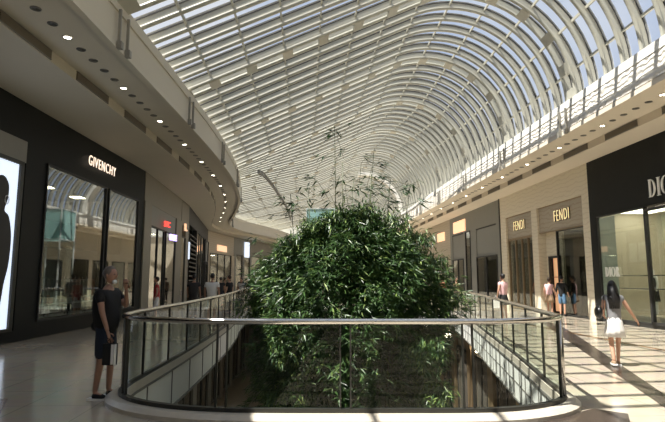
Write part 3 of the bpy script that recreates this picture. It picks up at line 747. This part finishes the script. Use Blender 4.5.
# right signs: tall high-contrast serif letters built by hand
def serif_letters(txt, h, m):
    b = MB(); x = 0; T_ = h*.13; t_ = h*.025; d = .02
    def rect(x0, x1, z0, z1): b.box(x0, x1, z0, z1, -d, d)
    def ring(cx, a0, a1, rx, th):        # crescent with thick side
        n = 18; vs = []; 
        for i in range(n+1):
            a = a0+(a1-a0)*i/n; w = t_+(th-t_)*abs(math.cos(a))**1.3
            for rr, zz in ((0, -d), (w, -d), (w, d), (0, d)):
                vs.append((cx+(rx-rr)*math.cos(a), h/2+(h/2-(rr if abs(math.cos(a)) < .3 else rr*.3+t_*.7 if rr else 0))*math.sin(a), zz))
        b.add(vs, [(i*4+j, i*4+(j+1) % 4, (i+1)*4+(j+1) % 4, (i+1)*4+j) for i in range(n) for j in range(4)])
    def stem(x0): rect(x0, x0+T_, 0, h); rect(x0-T_*.5, x0+T_*1.5, 0, t_); rect(x0-T_*.5, x0+T_*1.5, h-t_, h)
    for ch in txt:
        if ch == 'D': stem(x+T_*.5); ring(x+T_*1.2, -PI/2, PI/2, h*.42, T_); x += h*.72
        elif ch == 'I': stem(x+T_*.4); x += h*.32
        elif ch == 'O': ring(x+h*.36, 0, 2*PI, h*.36, T_); x += h*.84
        elif ch == 'R':
            stem(x+T_*.5); n0 = len(b.v); ring(x+T_*1.2, -PI/2, PI/2, h*.28, T_)
            b.v[n0:] = [(vx, h*.48+vy*.52, vz) for vx, vy, vz in b.v[n0:]]
            b.add([(x+T_*1.5, h*.5, -d), (x+T_*2.5, h*.5, -d), (x+h*.6, 0, -d), (x+h*.6-T_, 0, -d), (x+T_*1.5, h*.5, d), (x+T_*2.5, h*.5, d), (x+h*.6, 0, d), (x+h*.6-T_, 0, d)], [(0, 3, 2, 1), (4, 5, 6, 7), (0, 1, 5, 4), (2, 3, 7, 6), (1, 2, 6, 5), (0, 4, 7, 3)]); x += h*.66
    me = b.mesh('letters'); me.materials.append(M[m]); return me
aR = math.atan(G)
sign(serif_letters('DIOR', .6, 'sign_white'), wr(17.2)-.09, 17.2, 4.33, 1, aR, label='large white serif letters on the black band of the near right shop', cat='sign')
sign(serif_letters('DIOR', .36, 'sign_white'), wr(20.1)-.05, 20.1, 1.72, 1, aR, label='small white serif letters on the pale window pane behind the walking woman', cat='sign')
for yy, w_ in ((23.4, 'wider'), (28.1, 'narrower')):
    me = text_mesh('FENDI', .74, 'sign_gold_lit', .01, bold=-.008, sp=1.25)
    o = sign(me, wr(yy)+.0, yy, 4.5, 1, aR, sx=.6, label='gold capital-letter sign on the %s travertine sign panel' % w_, cat='sign'); channel(o, 'FENDI', .74, 'black_matt', sp=1.25)
mk(R3, 'shop_sign', 'sign_orange', [(37.4, 40.3, .01, .08, 5.1, 5.95)], None, label='glowing cream and orange sign on the grey shopfront', cat='sign')
mk(R4, 'shop_sign', 'sign_orange', [(43.0, 45.2, .01, .08, 4.8, 5.5)], None, label='glowing cream sign on the brown shopfront behind the bamboo', cat='sign')

# ------------------------------------------------------------------ glass lift tower
lt = empty('glass_lift', (-.65, 29.6, -5.5), 0, label='pale teal glass lift shaft rising behind the bamboo', cat='lift')
b = MB()
for sx in (-.8, .8):
    for sy in (-.8, .8): b.box(sx-.03, sx+.03, sy-.03, sy+.03, 0, 11.0)
for z in (5.5, 9.3, 11.0):
    b.box(-.8, .8, -.83, -.77, z, z+.06); b.box(-.8, .8, .77, .83, z, z+.06); b.box(-.83, -.77, -.8, .8, z, z+.06); b.box(.77, .83, -.8, .8, z, z+.06)
b.build('frame', 'frosted', lt)
def lift_skin(z0, z1):
    b = MB(); b.box(-.78, .78, -.8, -.79, z0, z1); b.box(-.78, .78, .79, .8, z0, z1); b.box(-.8, -.79, -.78, .78, z0, z1); b.box(.79, .8, -.78, .78, z0, z1); return b
lift_skin(0, 9.3).build('glass_wall', 'teal_glass', lt)
lift_skin(9.36, 11.0).build('lift_head', 'teal_panel', lt)

# ------------------------------------------------------------------ bamboo
bp = empty('bamboo_thicket', (.35, 11.6, -5.0), 0, label='big dark green bamboo thicket growing up through the void', cat='bamboo')
pl = empty('planter', (.35, 11.6, -5.5), 0, label='round stone planter on the lower floor holding the bamboo', cat='planter')
b = MB(); b.lathe([(1.5, 0), (1.7, .1), (1.75, .55), (1.6, .6), (1.55, .5), (0, .5)], n=40); b.build('rim', 'stone_grey', pl)
b = MB(); b.lathe([(0, .46), (1.56, .46), (1.56, .52), (0, .52)], n=32); b.build('soil', 'soil', pl)
def prof_r(z):                                # radius of the mass at world height z
    P = [(-5, .6), (-3.6, 1.2), (-2.5, 1.6), (-1.3, 1.8), (0, 1.95), (.8, 2.05), (1.4, 1.98), (1.8, 1.75), (2.2, 1.45), (2.5, 1.12), (2.75, .8), (2.95, .5), (3.08, .2)]
    for (z0, r0), (z1, r1) in zip(P, P[1:]):
        if z <= z1: return r0+(r1-r0)*(z-z0)/(z1-z0)
    return 0
CX, CY = .38, 11.7
leafv = []; leaff = []; tone = []
def leaf(p, d, L_, w_, tn, roll=0):
    d = d.normalized(); s = d.cross(Vector((0, 0, 1)));
    if s.length < .05: s = Vector((1, 0, 0))
    s.normalize(); s = Matrix.Rotation(roll, 3, d) @ s
    up = s.cross(d); o = len(leafv)
    leafv.extend([p, p+d*L_*.35+s*w_*.5+up*L_*.03, p+d*L_, p+d*L_*.35-s*w_*.5+up*L_*.03, p+d*L_*.4])
    leaff.extend([(o, o+1, o+4), (o+1, o+2, o+4), (o+2, o+3, o+4), (o+3, o, o+4)]); tone.extend([tn]*5)
def spray(p, out, n, size, tn):
    for i in range(n):
        a = random.uniform(-1.3, 1.3); d = Matrix.Rotation(a, 3, 'Z') @ out; d = Vector((d.x, d.y, random.uniform(-.95, .25)))
        leaf(p+Vector([random.gauss(0, .035) for _ in range(3)]), d, size*random.uniform(.7, 1.25), size*.155, max(0, min(1, random.gauss(tn, .22))), random.uniform(-.7, .7))
for i in range(31000):
    z = random.uniform(-3.6, 3.07)
    R = prof_r(z); th = random.uniform(0, 2*PI)
    lump = 1+.13*math.sin(3*th+z*1.7)+.10*math.sin(7*th-2.3*z)+.06*math.sin(13*th+5*z)
    r = R*lump*random.uniform(.12, 1)**.5*(1 if random.random() > .06 else 1.13)
    x, y = CX+r*math.cos(th)*1.03, CY+r*math.sin(th)
    if z < .55 and y < CY and .75 < x < 1.75 and random.random() < .93: continue   # the shaded hollow low on the right
    outd = Vector((math.cos(th), math.sin(th), 0))
    spray(Vector((x, y, z)), outd, random.randint(4, 7), random.choice((.13, .16, .2, .24)), .45)
for px_, pz_, pr_ in [(-1.6, 1.85, .5), (-1.15, 2.45, .42), (-.65, 2.85, .4), (-.1, 3.0, .38), (.45, 3.12, .36), (1.0, 2.9, .42), (1.5, 2.55, .4), (1.85, 2.0, .45), (2.15, 1.35, .4), (-2.05, 1.15, .42), (-.4, 2.3, .6), (1.0, 2.2, .6), (.2, 1.7, .7), (-1.2, .4, .5), (-.6, -.1, .6), (-1.1, -.6, .5), (-.2, -.7, .55), (-.75, -1.3, .5), (.2, -1.3, .45), (-.3, -1.9, .5), (-.9, -2.0, .4), (1.5, .3, .45), (1.75, -.4, .35)]:
    for k in range(int(330*pr_)):
        d = Vector([random.gauss(0, 1) for _ in range(3)]).normalized()*pr_*random.random()**.4
        spray(Vector((CX-.05+px_*.93, CY-(.5 if pz_ > .6 else 1.5), pz_-.1))+Vector((d.x*1.15, d.y, d.z*.75)), Vector((d.x, d.y-.2, 0.01)), 5, .19, .55)
# airy sprays and tall shoots above the mass; darker tone paints their shade
shoots = [((.1, 11.4), (.05, 5.05)), ((.25, 11.3), (.22, 4.2)), ((.9, 11.9), (1.35, 3.95)), ((.5, 11.6), (.95, 4.55)), ((-.3, 11.5), (-.55, 3.65)), ((1.1, 11.5), (1.75, 3.75)), ((-.6, 11.6), (-.95, 3.55)), ((.2, 12), (.5, 4.0)), ((.7, 11.2), (.85, 3.9))]
culms = []
for (x0, y0), (x1, z1) in shoots:
    pts = []
    for k in range(9):
        t = k/8; pts.append((x0+(x1-x0)*t**2.2, y0, -5+(z1+5)*t))
    culms.append(pts)
    for k in range(34):
        t = 1-random.random()**1.5*.42; z = -5+(z1+5)*t
        if z < 2.7: continue
        p = Vector((x0+(x1-x0)*t**2.2, y0, z)); a = random.uniform(0, 2*PI); out = Vector((math.cos(a), math.sin(a), 0))
        if random.random() < (.7 if z > 3.9 else .35): continue
        q = p+out*random.uniform(.05, .45)+Vector((0, 0, random.uniform(-.05, .1)))
        culms.append([tuple(p), tuple(q)])
        spray(q, out, random.randint(2, 4), .25, .12)
for (tx, tz) in [(1.55, 3.62), (1.35, 3.3), (1.1, 3.55), (-.85, 3.3), (-1.1, 3.35), (.75, 4.35), (.1, 4.9), (-.75, 3.1), (1.7, 3.0), (-1.7, 2.5), (1.05, 4.25), (.3, 3.75), (-.1, 3.6), (.6, 3.65), (1.9, 3.35), (-.45, 3.9)]:
    p = Vector((tx, 11.5, tz)); culms.append([(tx*.55+.2, 11.6, tz-.55), (tx*.8+.05, 11.55, tz-.12), tuple(p)])
    for k in range(2): spray(p+Vector((random.gauss(0, .07), 0, random.gauss(0, .04))), Vector((1 if tx > .4 else -1, -.3, 0)), 4, .3, .1)
for i in range(12):
    a = 2*PI*i/12; r = random.uniform(.2, .7); x0, y0 = CX+r*math.cos(a), CY+r*math.sin(a)
    culms.append([(x0, y0, -5), (x0*1.0+.1*math.cos(a), y0+.1*math.sin(a), -1), (x0+.35*math.cos(a), y0+.35*math.sin(a), 2.0+.3*math.sin(i))])
me = bpy.data.meshes.new('foliage'); me.from_pydata([tuple(v-Vector((.35, 11.6, -5))) for v in leafv], [], leaff); me.update()
at = me.attributes.new('tone', 'FLOAT', 'POINT'); at.data.foreach_set('value', tone)
f = link('foliage', me, 'leaf', bp, kind='stuff')
big = [c for c in culms if len(c) > 3 or c[0][2] < -4]; small = [c for c in culms if c not in big]
for c in big:
    b = MB(); b.tube([(x-.35, y-11.6, z+5) for x, y, z in c], .008 if len(c) > 3 else .02, 6); b.build('culm', 'culm', bp)
b = MB()
for c in small: b.tube([(x-.35, y-11.6, z+5) for x, y, z in c], .005, 4)
b.build('twigs', 'culm', bp, kind='stuff')

# ------------------------------------------------------------------ people
def skin_mesh(V, E, R, lvl=1):
    me = bpy.data.meshes.new('s'); me.from_pydata(V, E, []); o = bpy.data.objects.new('s', me); C.objects.link(o)
    sk = o.modifiers.new('k', 'SKIN'); sk.use_smooth_shade = True
    for i, r in enumerate(R): me.skin_vertices[0].data[i].radius = r if hasattr(r, '__len__') else (r, r)
    me.skin_vertices[0].data[0].use_root = True
    s = o.modifiers.new('u', 'SUBSURF'); s.levels = lvl; s.render_levels = lvl
    bpy.context.view_layer.update()
    out = bpy.data.meshes.new_from_object(o.evaluated_get(bpy.context.evaluated_depsgraph_get())); bpy.data.objects.remove(o); return out
def to_mb(mb, me):
    mb.add([v.co[:] for v in me.vertices], [tuple(p.vertices) for p in me.polygons], True); return mb
POSE = dict(elL=(-.25, -.02, 1.16), wrL=(-.26, .06, .92), elR=(.25, -.02, 1.16), wrR=(.26, .06, .92), knL=(-.1, .02, .5), anL=(-.1, -.02, .09), knR=(.1, .02, .5), anR=(.1, -.02, .09))
def person(loc_, rz, label, h=1.75, pose={}, skin='skin', top='cloth_black', bottom='cloth_navy', bottype='shorts', sleeve=.55, hair='hair_brown', hairtype='short', shoes='cloth_black', group=None, width=1.0, detail=False, looks=0):
    k = h/1.75; P = dict(POSE); P.update(pose); v = lambda q: Vector(q)*k
    root = empty('person', loc_, rz, label=label, cat='person', group=group)
    sh = .175*width; W_ = width
    names = ['pelvis', 'waist', 'chest', 'nb', 'neck', 'shL', 'elL', 'wrL', 'shR', 'elR', 'wrR', 'hiL', 'knL', 'anL', 'toL', 'hiR', 'knR', 'anR', 'toR']
    aL, aR_ = Vector(P['anL']), Vector(P['anR'])
    J = dict(pelvis=(0, 0, .95), waist=(0, 0, 1.1), chest=(0, .0, 1.28), nb=(0, -.01, 1.42), neck=(0, .01, 1.54), shL=(-sh, 0, 1.41), shR=(sh, 0, 1.41), hiL=(-.085, 0, .88), hiR=(.085, 0, .88),
             toL=tuple(aL+Vector((-.01, .13, -.05))), toR=tuple(aR_+Vector((.01, .13, -.05))), **{q: P[q] for q in ('elL', 'wrL', 'elR', 'wrR', 'knL', 'anL', 'knR', 'anR')})
    idx = {n: i for i, n in enumerate(names)}
    Rr = dict(pelvis=(.14*W_, .1), waist=(.12*W_, .09), chest=(.145*W_, .1), nb=(.09, .07), neck=.052, shL=.055, elL=.04, wrL=.026, shR=.055, elR=.04, wrR=.026, hiL=.085, knL=.055, anL=.036, toL=.03, hiR=.085, knR=.055, anR=.036, toR=.03)
    E_ = [('pelvis', 'waist'), ('waist', 'chest'), ('chest', 'nb'), ('nb', 'neck'), ('chest', 'shL'), ('shL', 'elL'), ('elL', 'wrL'), ('chest', 'shR'), ('shR', 'elR'), ('elR', 'wrR'), ('pelvis', 'hiL'), ('hiL', 'knL'), ('knL', 'anL'), ('anL', 'toL'), ('pelvis', 'hiR'), ('hiR', 'knR'), ('knR', 'anR'), ('anR', 'toR')]
    sc = lambda r: tuple(x*k for x in r) if hasattr(r, '__len__') else r*k
    me = skin_mesh([v(J[n]) for n in names], [(idx[a], idx[b_]) for a, b_ in E_], [sc(Rr[n]) for n in names])
    mb = to_mb(MB(), me)
    # head with face
    hc = Vector((0, .025, 1.645))*k
    def hf(d):
        s_ = 1-.18*max(0, -d.z)
        return s_
    rot = Matrix.Rotation(looks, 3, 'Z'); n0 = len(mb.v)
    mb.ball(hc, (.072*k, .092*k, .115*k), 16, 12, hf)
    mb.ball(hc+Vector((0, .093, -.012))*k, (.012*k, .02*k, .024*k), 8, 6)        # nose
    for sx in (-1, 1): mb.ball(hc+Vector((sx*.074, -.005, -.005))*k, (.01*k, .018*k, .03*k), 8, 6)
    mb.ball(hc+Vector((0, .06, -.085))*k, (.035*k, .03*k, .025*k), 8, 6)          # chin
    hcr = Vector((0, 0, hc.z))
    def turn(i0):
        for i in range(i0, len(mb.v)): q = Vector(mb.v[i]); mb.v[i] = tuple(rot @ (q-hcr)+hcr)
    turn(n0)
    # hands: palm, four fingers and a thumb
    for s_, w, e in ((-1, 'wrL', 'elL'), (1, 'wrR', 'elR')):
        wv = v(J[w]); d = (wv-v(J[e])).normalized(); side = Vector((0, 1, 0)) if abs(d.y) < .8 else Vector((0, 0, 1)); side = (side-d*side.dot(d)).normalized()
        inn = d.cross(side)*(-s_)
        V = [wv-d*.02*k, wv+d*.05*k, wv+d*.09*k]; mb2 = skin_mesh(V, [(0, 1), (1, 2)], [.022*k, (.034*k, .018*k), (.034*k, .015*k)]); to_mb(mb, mb2)
        if detail:
            for q, fl in ((-1.5, .85), (-.5, 1), (.5, .95), (1.5, .75)):
                b0 = wv+d*.085*k+side*q*.018*k; c_ = .3
                f1 = b0+(d+inn*c_*.4).normalized()*.038*fl*k; f2 = f1+(d*.6+inn*c_*2).normalized()*.036*fl*k
                mb.sweep([b0, f1, f2], [(.009*k*math.cos(t*PI/3), .009*k*math.sin(t*PI/3)) for t in range(6)], smooth=True)
            b0 = wv+d*.03*k+side*.028*k; f1 = b0+(d*.6+side*.8).normalized()*.035*k; f2 = f1+(d+inn*.4).normalized()*.03*k
            mb.sweep([b0, f1, f2], [(.01*k*math.cos(t*PI/3), .01*k*math.sin(t*PI/3)) for t in range(6)], smooth=True)
    mb.build('body', skin, root)
    if detail:
        b_ = MB(); n0_ = 0
        for sx in (-1, 1): b_.ball(hc+Vector((sx*.03, .082, .012))*k, (.014*k, .008*k, .008*k), 8, 6)
        b_.v = [tuple(rot @ (Vector(q)-hcr)+hcr) for q in b_.v]; b_.build('eyes', 'hair_black', root)
    # hair
    b_ = MB()
    if hairtype == 'short':
        b_.ball(hc+Vector((0, -.018, .022))*k, (.081*k, .098*k, .112*k), 16, 10, lambda d: 1 if d.z > -.25 else .9)
        cut = .0
        keep = [i for i, q in enumerate(b_.v)]
        b_.v = [(x, y if not (y > (hc.y+.045*k) and z < hc.z+.06*k) else hc.y+.045*k, max(z, hc.z-.045*k)) for x, y, z in b_.v]
    elif hairtype == 'bun':
        b_.ball(hc+Vector((0, -.018, .02))*k, (.083*k, .1*k, .115*k), 16, 10); b_.v = [(x, min(y, hc.y+.05*k) if z < hc.z+.06*k else y, max(z, hc.z-.07*k)) for x, y, z in b_.v]
        b_.ball(hc+Vector((0, -.1, .07))*k, (.04*k,)*3, 10, 8)
    elif hairtype == 'long':
        b_.ball(hc+Vector((0, -.018, .02))*k, (.085*k, .103*k, .115*k), 16, 10); b_.v = [(x, min(y, hc.y+.05*k) if z < hc.z+.05*k else y, max(z, hc.z-.1*k)) for x, y, z in b_.v]
        for j in range(26):
            a = PI*(1.02+.96*j/25); r0 = .078*k
            x0, y0 = r0*math.cos(a), hc.y-.02*k+1.1*r0*math.sin(a)
            ln = (.40+.07*math.sin(j*2.1))*k
            b_.tube([(x0, y0, hc.z+.02*k), (x0*1.25, y0-.03*k, hc.z-.13*k), (x0*1.5, y0-.055*k, hc.z-.26*k), (x0*1.25, y0-.055*k, hc.z-ln)], .017*k, 6)
    b_.v = [tuple(rot @ (Vector(q)-hcr)+hcr) for q in b_.v]; b_.build('hair', hair, root)
    # shirt
    def lerp(a, b, t): return Vector(J[a])*(1-t)+Vector(J[b])*t
    eL = lerp('shL', 'elL', sleeve) if sleeve <= 1 else lerp('elL', 'wrL', sleeve-1); eR = lerp('shR', 'elR', sleeve) if sleeve <= 1 else lerp('elR', 'wrR', sleeve-1)
    V = [(0, 0, .80), (0, 0, 1.1), (0, 0, 1.28), (0, -.01, 1.43), (-sh-.005, 0, 1.405)]+([J['elL']] if sleeve > 1 else [])+[eL, (sh+.005, 0, 1.405)]+([J['elR']] if sleeve > 1 else [])+[eR]
    R_ = [(.175*W_, .135*W_), (.155*W_, .135*W_**2), (.165*W_, .125*W_), (.085, .07), .075]+([.056] if sleeve > 1 else [])+[.062 if sleeve <= 1 else .042, .075]+([.056] if sleeve > 1 else [])+[.062 if sleeve <= 1 else .042]
    if sleeve > 1: Ed = [(0, 1), (1, 2), (2, 3), (2, 4), (4, 5), (5, 6), (2, 7), (7, 8), (8, 9)]
    else: Ed = [(0, 1), (1, 2), (2, 3), (2, 4), (4, 5), (2, 6), (6, 7)]
    mb = to_mb(MB(), skin_mesh([Vector(q)*k for q in V], Ed, [sc(r) for r in R_])); mb.build('shirt', top, root)
    # trousers / shorts / skirt
    if bottype == 'skirt':
        b_ = MB(); b_.lathe([(.135*W_*k, 1.02*k), (.17*W_*k, .9*k), (.2*W_*k, .75*k), (.225*W_*k, .60*k), (.2*W_*k, .6*k)], n=28, sy=.8)
        b_.v = [(x*(1+.06*math.sin(9*math.atan2(y, x))*(1 if z < .8*k else 0)), y*(1+.06*math.sin(9*math.atan2(y, x))*(1 if z < .8*k else 0)), z) for x, y, z in b_.v]
        b_.build('skirt', bottom, root)
    else:
        t = {'shorts': 1.0, 'trousers': 1.9, 'short': .5}[bottype]
        def leg(hi, kn, an): return (lerp(hi, kn, t),) if t <= 1 else (Vector(J[kn]), lerp(kn, an, t-1))
        V = [(0, 0, 1.06), (0, 0, .9)]; R_ = [(.14*W_, .11), (.165*W_, .13*W_)]; Ed = [(0, 1)]
        for hi, kn, an in (('hiL', 'knL', 'anL'), ('hiR', 'knR', 'anR')):
            i0 = len(V); V.append(J[hi]); R_.append(.105); Ed.append((1, i0))
            for q in leg(hi, kn, an): V.append(tuple(q)); R_.append(.088 if t <= 1 else (.078 if len(V)-i0 == 2 else .062)); Ed.append((len(V)-2, len(V)-1))
        mb = to_mb(MB(), skin_mesh([Vector(q)*k for q in V], Ed, [sc(r) for r in R_])); mb.build('shorts' if t <= 1 else 'trousers', bottom, root)
    for an in ('anL', 'anR'):
        a = Vector(J[an]); fl = (a.z-.09)
        b_ = MB(); V = [a+Vector((0, -.04, -.035)), a+Vector((0, .05, -.04)), a+Vector((0, .15, -.055))]
        to_mb(b_, skin_mesh([q*k for q in V], [(0, 1), (1, 2)], [(.05*k, .055*k), (.052*k, .05*k), (.048*k, .036*k)]))
        s_ = b_.build('shoe', shoes, root)
        if detail:
            b2 = MB(); pts = [(-.042, -.085), (.042, -.085), (.05, .05), (.045, .16), (0, .2), (-.045, .16), (-.05, .05)]
            b2.prism([((a.x+x)*k, (a.y+y)*k) for x, y in pts], (a.z-.09)*k, (a.z-.062)*k); b2.build('sole', 'rubber_white', s_)
    return root
# the man by the railing, facing right
man_pose = dict(elR=(.24, .06, 1.17), wrR=(.24, .16, .9), elL=(-.22, .16, 1.2), wrL=(-.1, .2, 1.45), knL=(-.1, .03, .5), anL=(-.1, .02, .09), knR=(.1, .0, .5), anR=(.1, -.06, .09))
man = person((-3.16, 7.42, 0), -PI/2-.12, 'man in black T-shirt and navy shorts standing by the curved railing, hand at face', 1.79, man_pose, 'skin_dark', 'cloth_black', 'cloth_navy', 'shorts', .6, 'hair_grey', 'short', 'cloth_black', None, 1.2, True, -.15)
# mask at his chin, belt bag
b = MB(); b.ball((.02, .095, 1.59), (.035, .035, .03), 12, 8); b.build('face_mask', 'paper_white', man)
b = MB(); b.ball((-.05, -.16, .98), (.13, .07, .09), 12, 8); b.build('belt_bag', 'cloth_black', man)
hand = Matrix.Rotation(-PI/2-.12, 3, 'Z') @ Vector((.245, .2, .80))*1.02
bag = empty('shopping_bag', (-3.16+hand.x, 7.42+hand.y, hand.z-.32), -PI/2-.12, label='small black shopping bag with a white side held by the man', cat='bag')
b = MB(); b.box(-.05, .05, -.07, .09, 0, .28); b.build('body', 'cloth_black', bag)
b = MB(); b.box(.05, .053, .05, .088, .01, .27); b.box(-.01, .045, .09, .094, .0, .27); b.build('white_panel', 'paper_white', bag)
b = MB()
for sx in (-.05, .05): b.tube([(sx, -.04, .27), (sx*.5, -.02, .31), (0, 0, .33), (sx*.5, .02, .31), (sx, .05, .27)], .005, 5)
b.build('handle', 'cloth_black', bag)
# walking woman
wp = dict(elL=(-.22, -.06, 1.17), wrL=(-.17, .1, 1.05), elR=(.29, -.03, 1.17), wrR=(.42, .04, .97), knL=(-.08, .03, .5), anL=(-.07, -.1, .12), knR=(.07, .08, .5), anR=(.05, .1, .09))
wom = person((5.38, 10.12, 0), -.25, 'woman with long black hair, grey top and white skirt walking away in sunlight', 1.58, wp, 'skin', 'cloth_grey', 'cloth_white', 'skirt', .35, 'hair_black', 'long', 'cloth_tan', None, .95, True)
b = MB(); b.ball((-.27, -.02, 1.0), (.07, .15, .13), 14, 10); b.tube([(-.2, -.1, 1.05), (-.17, -.06, 1.3), (-.15, 0, 1.33), (-.19, .08, 1.05)], .012, 6)
sb = b.build('shoulder_bag', 'leather_black', None, None, label='black shoulder bag carried on the left side of the walking woman', cat='bag'); sb.location = (5.38, 10.12, 0); sb.rotation_euler = (0, 0, -.25)
# couple at the travertine shop
person((9.85, 23.9, 0), -.9, 'woman in pink top and brown skirt standing at the travertine shop entrance', 1.68, {}, 'skin', 'cloth_pink', 'cloth_tan', 'skirt', .4, 'hair_brown', 'bun')
person((10.2, 23.4, 0), -.9, 'person in black top and blue denim standing at the travertine shop entrance', 1.76, {}, 'skin', 'cloth_black', 'cloth_denim', 'shorts', 1.5, 'hair_black', 'short')
person((6.75, 20.8, 0), .5, 'woman in white and pink top and black skirt behind the right railing', 1.82, dict(elR=(.26, .1, 1.2), wrR=(.12, .25, 1.25)), 'skin', 'cloth_pink', 'cloth_black', 'skirt', .5, 'hair_black', 'bun')
wb = MB(); wb.prism([(-.12, -.06), (.12, -.06), (.12, .06), (-.12, .06)], .5, .88); wb.tube([(-.05, 0, .88), (0, 0, 1.0), (.05, 0, .88)], .008, 5)
o = wb.build('carrier_bag', 'paper_white', None, None, label='white carrier bag held by the woman in pink behind the right railing', cat='bag'); o.location = (6.42, 20.7, 0)
# left-hand walkers
person((-6.75, 20.2, 0), 1.9, 'person in red top and white shorts standing before the second left shop', 1.7, {}, 'skin', 'cloth_red', 'cloth_white', 'shorts', .5, 'hair_brown', 'short')
person((-5.75, 21.8, 0), 0, 'man in dark grey shirt walking away past the louvred left shop', 1.8, {}, 'skin_dark', 'cloth_dark', 'cloth_dark', 'trousers', .6, 'hair_black', 'short', width=1.15)
person((-4.4, 19.2, 0), -.1, 'man in white T-shirt seen from behind just beyond the left railing', 1.82, {}, 'skin_dark', 'cloth_white', 'cloth_dark', 'shorts', .6, 'hair_black', 'short', width=1.15)
for (x, y), tp, bt, lb_, hh in [((-4.75, 24.2), 'cloth_black', 'cloth_dark', 'person in black coat just past the man in the white T-shirt', 1.78), ((-6.6, 31), 'cloth_dark', 'cloth_navy', 'dark-clothed person before the far cream shop', 1.72), ((-5.45, 31.5), 'cloth_white', 'cloth_navy', 'person in pale top in the crowd beside the bamboo', 1.66),
                         ((-6.1, 35), 'cloth_navy', 'cloth_dark', 'person in navy in the crowd under the far orange sign', 1.75), ((-4.9, 34), 'cloth_grey', 'cloth_dark', 'person in grey half hidden by the bamboo edge', 1.7), ((-7.6, 37), 'cloth_tan', 'cloth_dark', 'person in tan far along the left walkway', 1.7)]:
    person((x, y, 0), random.uniform(-3, 3), lb_, hh, {}, 'skin', tp, bt, 'trousers', .7, 'hair_brown', 'short')
for (x, y), tp, lb_ in [((6.9, 33), 'cloth_orange', 'person in orange top right of the bamboo before the brown shop'), ((7.6, 35.5), 'cloth_dark', 'person in dark top right of the bamboo before the grey shop'), ((7.3, 31), 'cloth_tan', 'person in tan top between the bamboo and the grey shop')]:
    person((x, y, 0), random.uniform(-3, 3), lb_, 1.7, {}, 'skin', tp, 'cloth_dark', 'trousers', .7, 'hair_brown', 'short')
# shop mannequins in red
for q, (yy, mm, dd) in enumerate([(17.3, 'cloth_red', -.75), (16.0, 'cloth_red', -1.0), (18.5, 'cloth_black', -.7)]):
    x, y = wr(yy)-dd, yy
    r = empty('mannequin', (x, y, .35), PI/2, cat='mannequin', label=['white mannequin in a red dress, first from the black window post', 'white mannequin in a red dress, second from the black window post', 'white mannequin in a black dress behind the black window post'][q])
    b = MB(); to_mb(b, skin_mesh([Vector(p) for p in ((0, 0, .9), (0, 0, 1.1), (0, 0, 1.28), (0, 0, 1.4), (0, 0, 1.52), (0, .01, 1.62), (-.17, 0, 1.38), (-.22, 0, 1.1), (-.2, .05, .85), (.17, 0, 1.38), (.22, 0, 1.1), (.2, .05, .85), (-.08, 0, .5), (-.08, 0, .03), (.08, 0, .5), (.08, 0, .03))],
        [(0, 1), (1, 2), (2, 3), (3, 4), (4, 5), (2, 6), (6, 7), (7, 8), (2, 9), (9, 10), (10, 11), (0, 12), (12, 13), (0, 14), (14, 15)], [(.12, .09), (.1, .08), (.12, .09), .06, .045, .085, .05, .035, .025, .05, .035, .025, .055, .035, .055, .035])); b.build('body', 'paper_white', r)
    b = MB(); b.lathe([(.2, .5), (.17, .85), (.125, 1.08), (.15, 1.3), (.1, 1.4)], n=20, sy=.75); b.build('dress', mm, r)
    b = MB(); b.box(-.5, .5, -.4, .4, -.35, 0); b.build('plinth', 'int_cream', r)
# lower-level visitors
for (x, y), tp, hr, lb_ in [((-3.2, 24.6), 'cloth_dark', 'hair_black', 'person in dark clothes on the lower floor, first of three seen just above the kerb'), ((-2.65, 24.9), 'cloth_grey', 'hair_grey', 'person in grey on the lower floor, middle of three seen just above the kerb'), ((-1.95, 24.4), 'cloth_black', 'hair_black', 'person in black on the lower floor, nearest the bamboo of three'), ((-3.1, 33), 'cloth_black', 'hair_black', 'person in black walking far away on the lower floor')]:
    person((x, y, -5.5), 0, lb_, 1.72, {}, 'skin_dark', tp, 'cloth_dark', 'trousers', .8, hr, 'short')

# ------------------------------------------------------------------ world, sun, camera
w = bpy.data.worlds.new('World'); bpy.context.scene.world = w; w.use_nodes = True; N = w.node_tree.nodes; L = w.node_tree.links
bg = N['Background']; tc = N.new('ShaderNodeTexCoord'); nz = N.new('ShaderNodeTexNoise'); nz.inputs['Scale'].default_value = 2.2; nz.inputs['Detail'].default_value = 7
r = N.new('ShaderNodeValToRGB'); r.color_ramp.elements[0].position = .42; r.color_ramp.elements[1].position = .66
r.color_ramp.elements[0].color = (.28, .36, .52, 1); r.color_ramp.elements[1].color = (.56, .58, .62, 1)
L.new(tc.outputs['Generated'], nz.inputs['Vector']); L.new(nz.outputs['Fac'], r.inputs[0]); L.new(r.outputs[0], bg.inputs[0]); bg.inputs[1].default_value = 1.4
sun = bpy.data.lights.new('sun', 'SUN'); sun.energy = 13; sun.angle = .0093; sun.color = (1, .95, .86)
so = bpy.data.objects.new('sun', sun); C.objects.link(so); so.rotation_euler = Vector((-.47, -.22, 1)).to_track_quat('Z', 'Y').to_euler(); so.location = (-10, -5, 30)
cam = bpy.data.cameras.new('camera'); co = bpy.data.objects.new('camera', cam); C.objects.link(co)
cam.lens = 36*520/665; cam.sensor_width = 36; cam.clip_end = 300
co.location = (0, 0, 1.63); co.rotation_euler = (PI/2+math.atan(68/520), 0, 0)
sc = bpy.context.scene; sc.camera = co
sc.view_settings.view_transform = 'Standard'; sc.view_settings.look = 'None'; sc.view_settings.gamma = 1; sc.view_settings.exposure = 0
sc.cycles.transparent_max_bounces = 24; sc.cycles.max_bounces = 8; sc.cycles.diffuse_bounces = 5
sc.cycles.use_denoising = True
